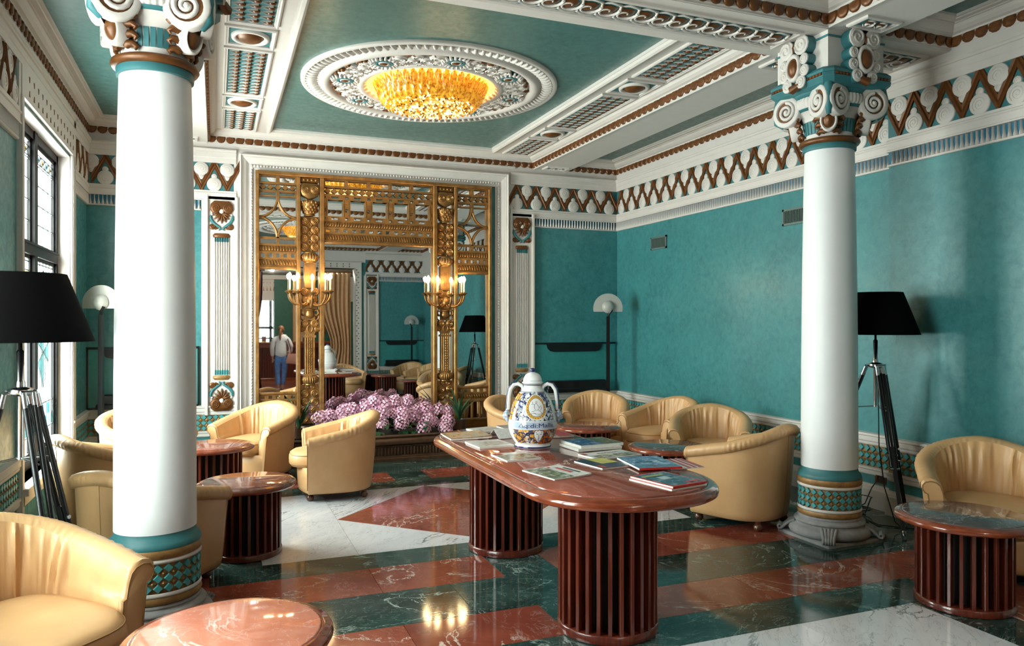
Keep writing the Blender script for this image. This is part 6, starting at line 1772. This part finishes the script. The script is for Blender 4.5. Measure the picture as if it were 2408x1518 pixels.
# ================================================================ WOMAN (seen from behind in the mirror)
M_SKIN = plain('skin', srgb(214, 164, 138), .5, var=.05)
M_HAIR = plain('brown_hair', srgb(146, 98, 62), .5, var=.25, nscale=40)
M_SWEAT = plain('white_sweater', srgb(236, 234, 236), .85, var=.06, nscale=30, bumps=.2)
M_JEANS = plain('blue_jeans', srgb(92, 134, 196), .8, var=.22, nscale=18)
M_BAG = plain('pink_tan_bag', srgb(196, 140, 122), .5, var=.1)
def skin_obj(name, verts, edges, radii, m, parent, root=0, sub=2):
    me = bpy.data.meshes.new(name); me.from_pydata(verts, edges, []); o = bpy.data.objects.new(name, me); COL.objects.link(o)
    md = o.modifiers.new('skin', 'SKIN'); md.use_smooth_shade = True
    for i, v in enumerate(me.skin_vertices[0].data):
        r = radii[i]; v.radius = r if isinstance(r, tuple) else (r, r); v.use_root = (i == root)
    sd = o.modifiers.new('sub', 'SUBSURF'); sd.levels = sd.render_levels = sub
    bpy.context.view_layer.update()
    m2 = bpy.data.meshes.new_from_object(o.evaluated_get(bpy.context.evaluated_depsgraph_get())); bpy.data.objects.remove(o)
    m2.name = name; m2.materials.clear(); m2.materials.append(m)
    for p in m2.polygons: p.use_smooth = True
    return link(name, m2, parent)
# local frame: she faces -y; +x is her left... seen from +y her right hand side is at -x
wo = thing('person', 'woman in white sweater and blue jeans with shoulder bag, back turned, in the mirror', 'person', (1.55, -2.2, 0))
bv = [(0, 0, .86), (0, .005, .98), (0, .012, 1.10), (0, .02, 1.24), (0, .015, 1.335), (0, .0, 1.40), (0, -.012, 1.455), (0, -.02, 1.53), (0, -.015, 1.58),
      (-.155, .015, 1.30), (-.215, .03, 1.08), (-.205, -.03, .90), (-.20, -.075, .82), (-.195, -.09, .76),
      (.155, .015, 1.30), (.235, .045, 1.10), (.225, -.06, .95), (.20, -.14, .96), (.185, -.17, .97),
      (-.075, .0, .80), (-.085, -.005, .46), (-.075, .04, .10), (-.075, -.02, .045), (-.075, -.10, .03),
      (.075, .0, .80), (.075, -.035, .47), (.045, -.10, .10), (.04, -.16, .045), (.04, -.24, .03)]
be = [(0, 1), (1, 2), (2, 3), (3, 4), (4, 5), (5, 6), (6, 7), (7, 8), (4, 9), (9, 10), (10, 11), (11, 12), (12, 13), (4, 14), (14, 15), (15, 16), (16, 17), (17, 18), (0, 19), (19, 20), (20, 21), (21, 22), (22, 23), (0, 24), (24, 25), (25, 26), (26, 27), (27, 28)]
brad = [(.135, .10), (.115, .085), (.115, .085), (.13, .09), (.10, .07), .045, .055, (.075, .09), (.062, .075), .048, .038, .032, .024, .014, .048, .038, .032, .024, .014, .082, .056, .038, .04, .026, .082, .056, .038, .04, .026]
skin_obj('body', bv, be, brad, M_SKIN, wo, 0)
# five fingers on each hand
for s, wr, dr in ((-1, Vector((-.197, -.082, .79)), Vector((.01, -.12, -.99))), (1, Vector((.19, -.16, .968)), Vector((-.55, -.83, .1)))):
    dr.normalize(); side = dr.cross(Vector((0, 0, 1)) if s > 0 else Vector((0, 1, 0))).normalized()
    for k in range(4):
        o = side * (.011 * (k - 1.5)); L = (.055, .066, .062, .048)[k]; b = wr + dr * .02 + o; bend = Vector((0, -.5, -.5)) * .012
        skin_obj('finger', [tuple(b), tuple(b + dr * L * .45), tuple(b + dr * L * .75 + bend), tuple(b + dr * L + bend * 2)], [(0, 1), (1, 2), (2, 3)], [.0085, .008, .0075, .006], M_SKIN, wo, 0, 1)
    b = wr + side * .016; skin_obj('thumb', [tuple(b), tuple(b + side * .022 + dr * .02), tuple(b + side * .028 + dr * .045)], [(0, 1), (1, 2)], [.010, .009, .007], M_SKIN, wo, 0, 1)
sv = [(0, 0, .80), (0, .008, 1.0), (0, .016, 1.12), (0, .024, 1.25), (0, .018, 1.345), (-.16, .018, 1.305), (-.22, .032, 1.09), (-.208, -.025, .92), (-.203, -.05, .86), (.16, .018, 1.305), (.24, .048, 1.11), (.228, -.06, .965), (.212, -.10, .962), (0, .004, 1.39)]
skin_obj('sweater', sv, [(0, 1), (1, 2), (2, 3), (3, 4), (4, 5), (5, 6), (6, 7), (7, 8), (4, 9), (9, 10), (10, 11), (11, 12), (4, 13)], [(.172, .135), (.158, .122), (.15, .112), (.152, .11), (.12, .085), .070, .062, .055, .040, .070, .062, .055, .040, (.058, .055)], M_SWEAT, wo, 0)
jv = [(0, 0, 1.04), (0, .008, .84), (-.082, .002, .74), (-.088, -.005, .46), (-.078, .038, .12), (.082, .0, .74), (.076, -.035, .47), (.047, -.097, .12)]
skin_obj('jeans', jv, [(0, 1), (1, 2), (2, 3), (3, 4), (1, 5), (5, 6), (6, 7)], [(.112, .082), (.155, .122), .100, .072, .058, .100, .072, .058], M_JEANS, wo, 0)
g = G(); g.sm = True; g.ball((0, -.012, 1.545), .092, 16, 10, (.86, 1.02, 1.08)); hair = g.obj('hair', M_HAIR, wo)
g = G(); g.sm = True; g.tube([(-.02, .075, 1.53), (-.03, .105, 1.48), (-.035, .11, 1.40), (-.035, .10, 1.32), (-.03, .10, 1.26)], [.03, .036, .034, .028, .008], 8); g.obj('ponytail', M_HAIR, hair)
# face on the far side
g = G(); g.sm = True; g.ball((0, -.045, 1.525), .072, 14, 9, (.84, .95, 1.12)); fc = g.obj('face', M_SKIN, wo)
g = G(); g.sm = True; g.ball((0, -.118, 1.515), .012, 8, 6, (.8, 1, 1.3)); g.obj('nose', M_SKIN, fc)
for s in (-1, 1):
    g = G(); g.sm = True; g.ball((s * .026, -.106, 1.54), .009, 8, 6); g.obj('eye', M_BLACK, fc)
    g = G(); g.sm = True; g.ball((s * .074, -.01, 1.525), .016, 8, 6, (.5, .8, 1.2)); g.obj('ear', M_SKIN, fc)
g = G(); g.sm = True; g.tube([(-.02, -.108, 1.482), (0, -.114, 1.48), (.02, -.108, 1.482)], .005, 6); g.obj('mouth', plain('lips', srgb(170, 92, 88), .5), fc)
for sx, sy in ((-.075, -.02), (.04, -.17)):
    g = G(); g.sm = True; g.ball((sx, sy - .03, .045), .05, 12, 8, (.95, 2.1, .85)); g.obj('shoe', plain('white_shoe', srgb(214, 210, 204), .6), wo)
g = G(); g.sm = True; g.tube([(.13, -.09, 1.25), (.12, .0, 1.385), (.15, .09, 1.30), (.21, .13, 1.08), (.24, .12, .92)], .011, 6); st = g.obj('bag_strap', M_FOOT, wo)
g = G(); g.sm = True; g.M = T(.27, .09, .80) @ RY(.12); g.loft([[(a * .14, b * .05, -.13), (c * .14, b * .05, -.13)][0:1] for a, b, c in ()] or [[(-.13, -.05, -.13), (.13, -.05, -.13), (.14, 0, -.135), (.13, .05, -.13), (-.13, .05, -.13), (-.14, 0, -.135)], [(-.15, -.065, -.06), (.15, -.065, -.06), (.16, 0, -.06), (.15, .065, -.06), (-.15, .065, -.06), (-.16, 0, -.06)], [(-.12, -.03, .13), (.12, -.03, .13), (.13, 0, .13), (.12, .03, .13), (-.12, .03, .13), (-.13, 0, .13)]]); g.obj('bag', M_BAG, wo)
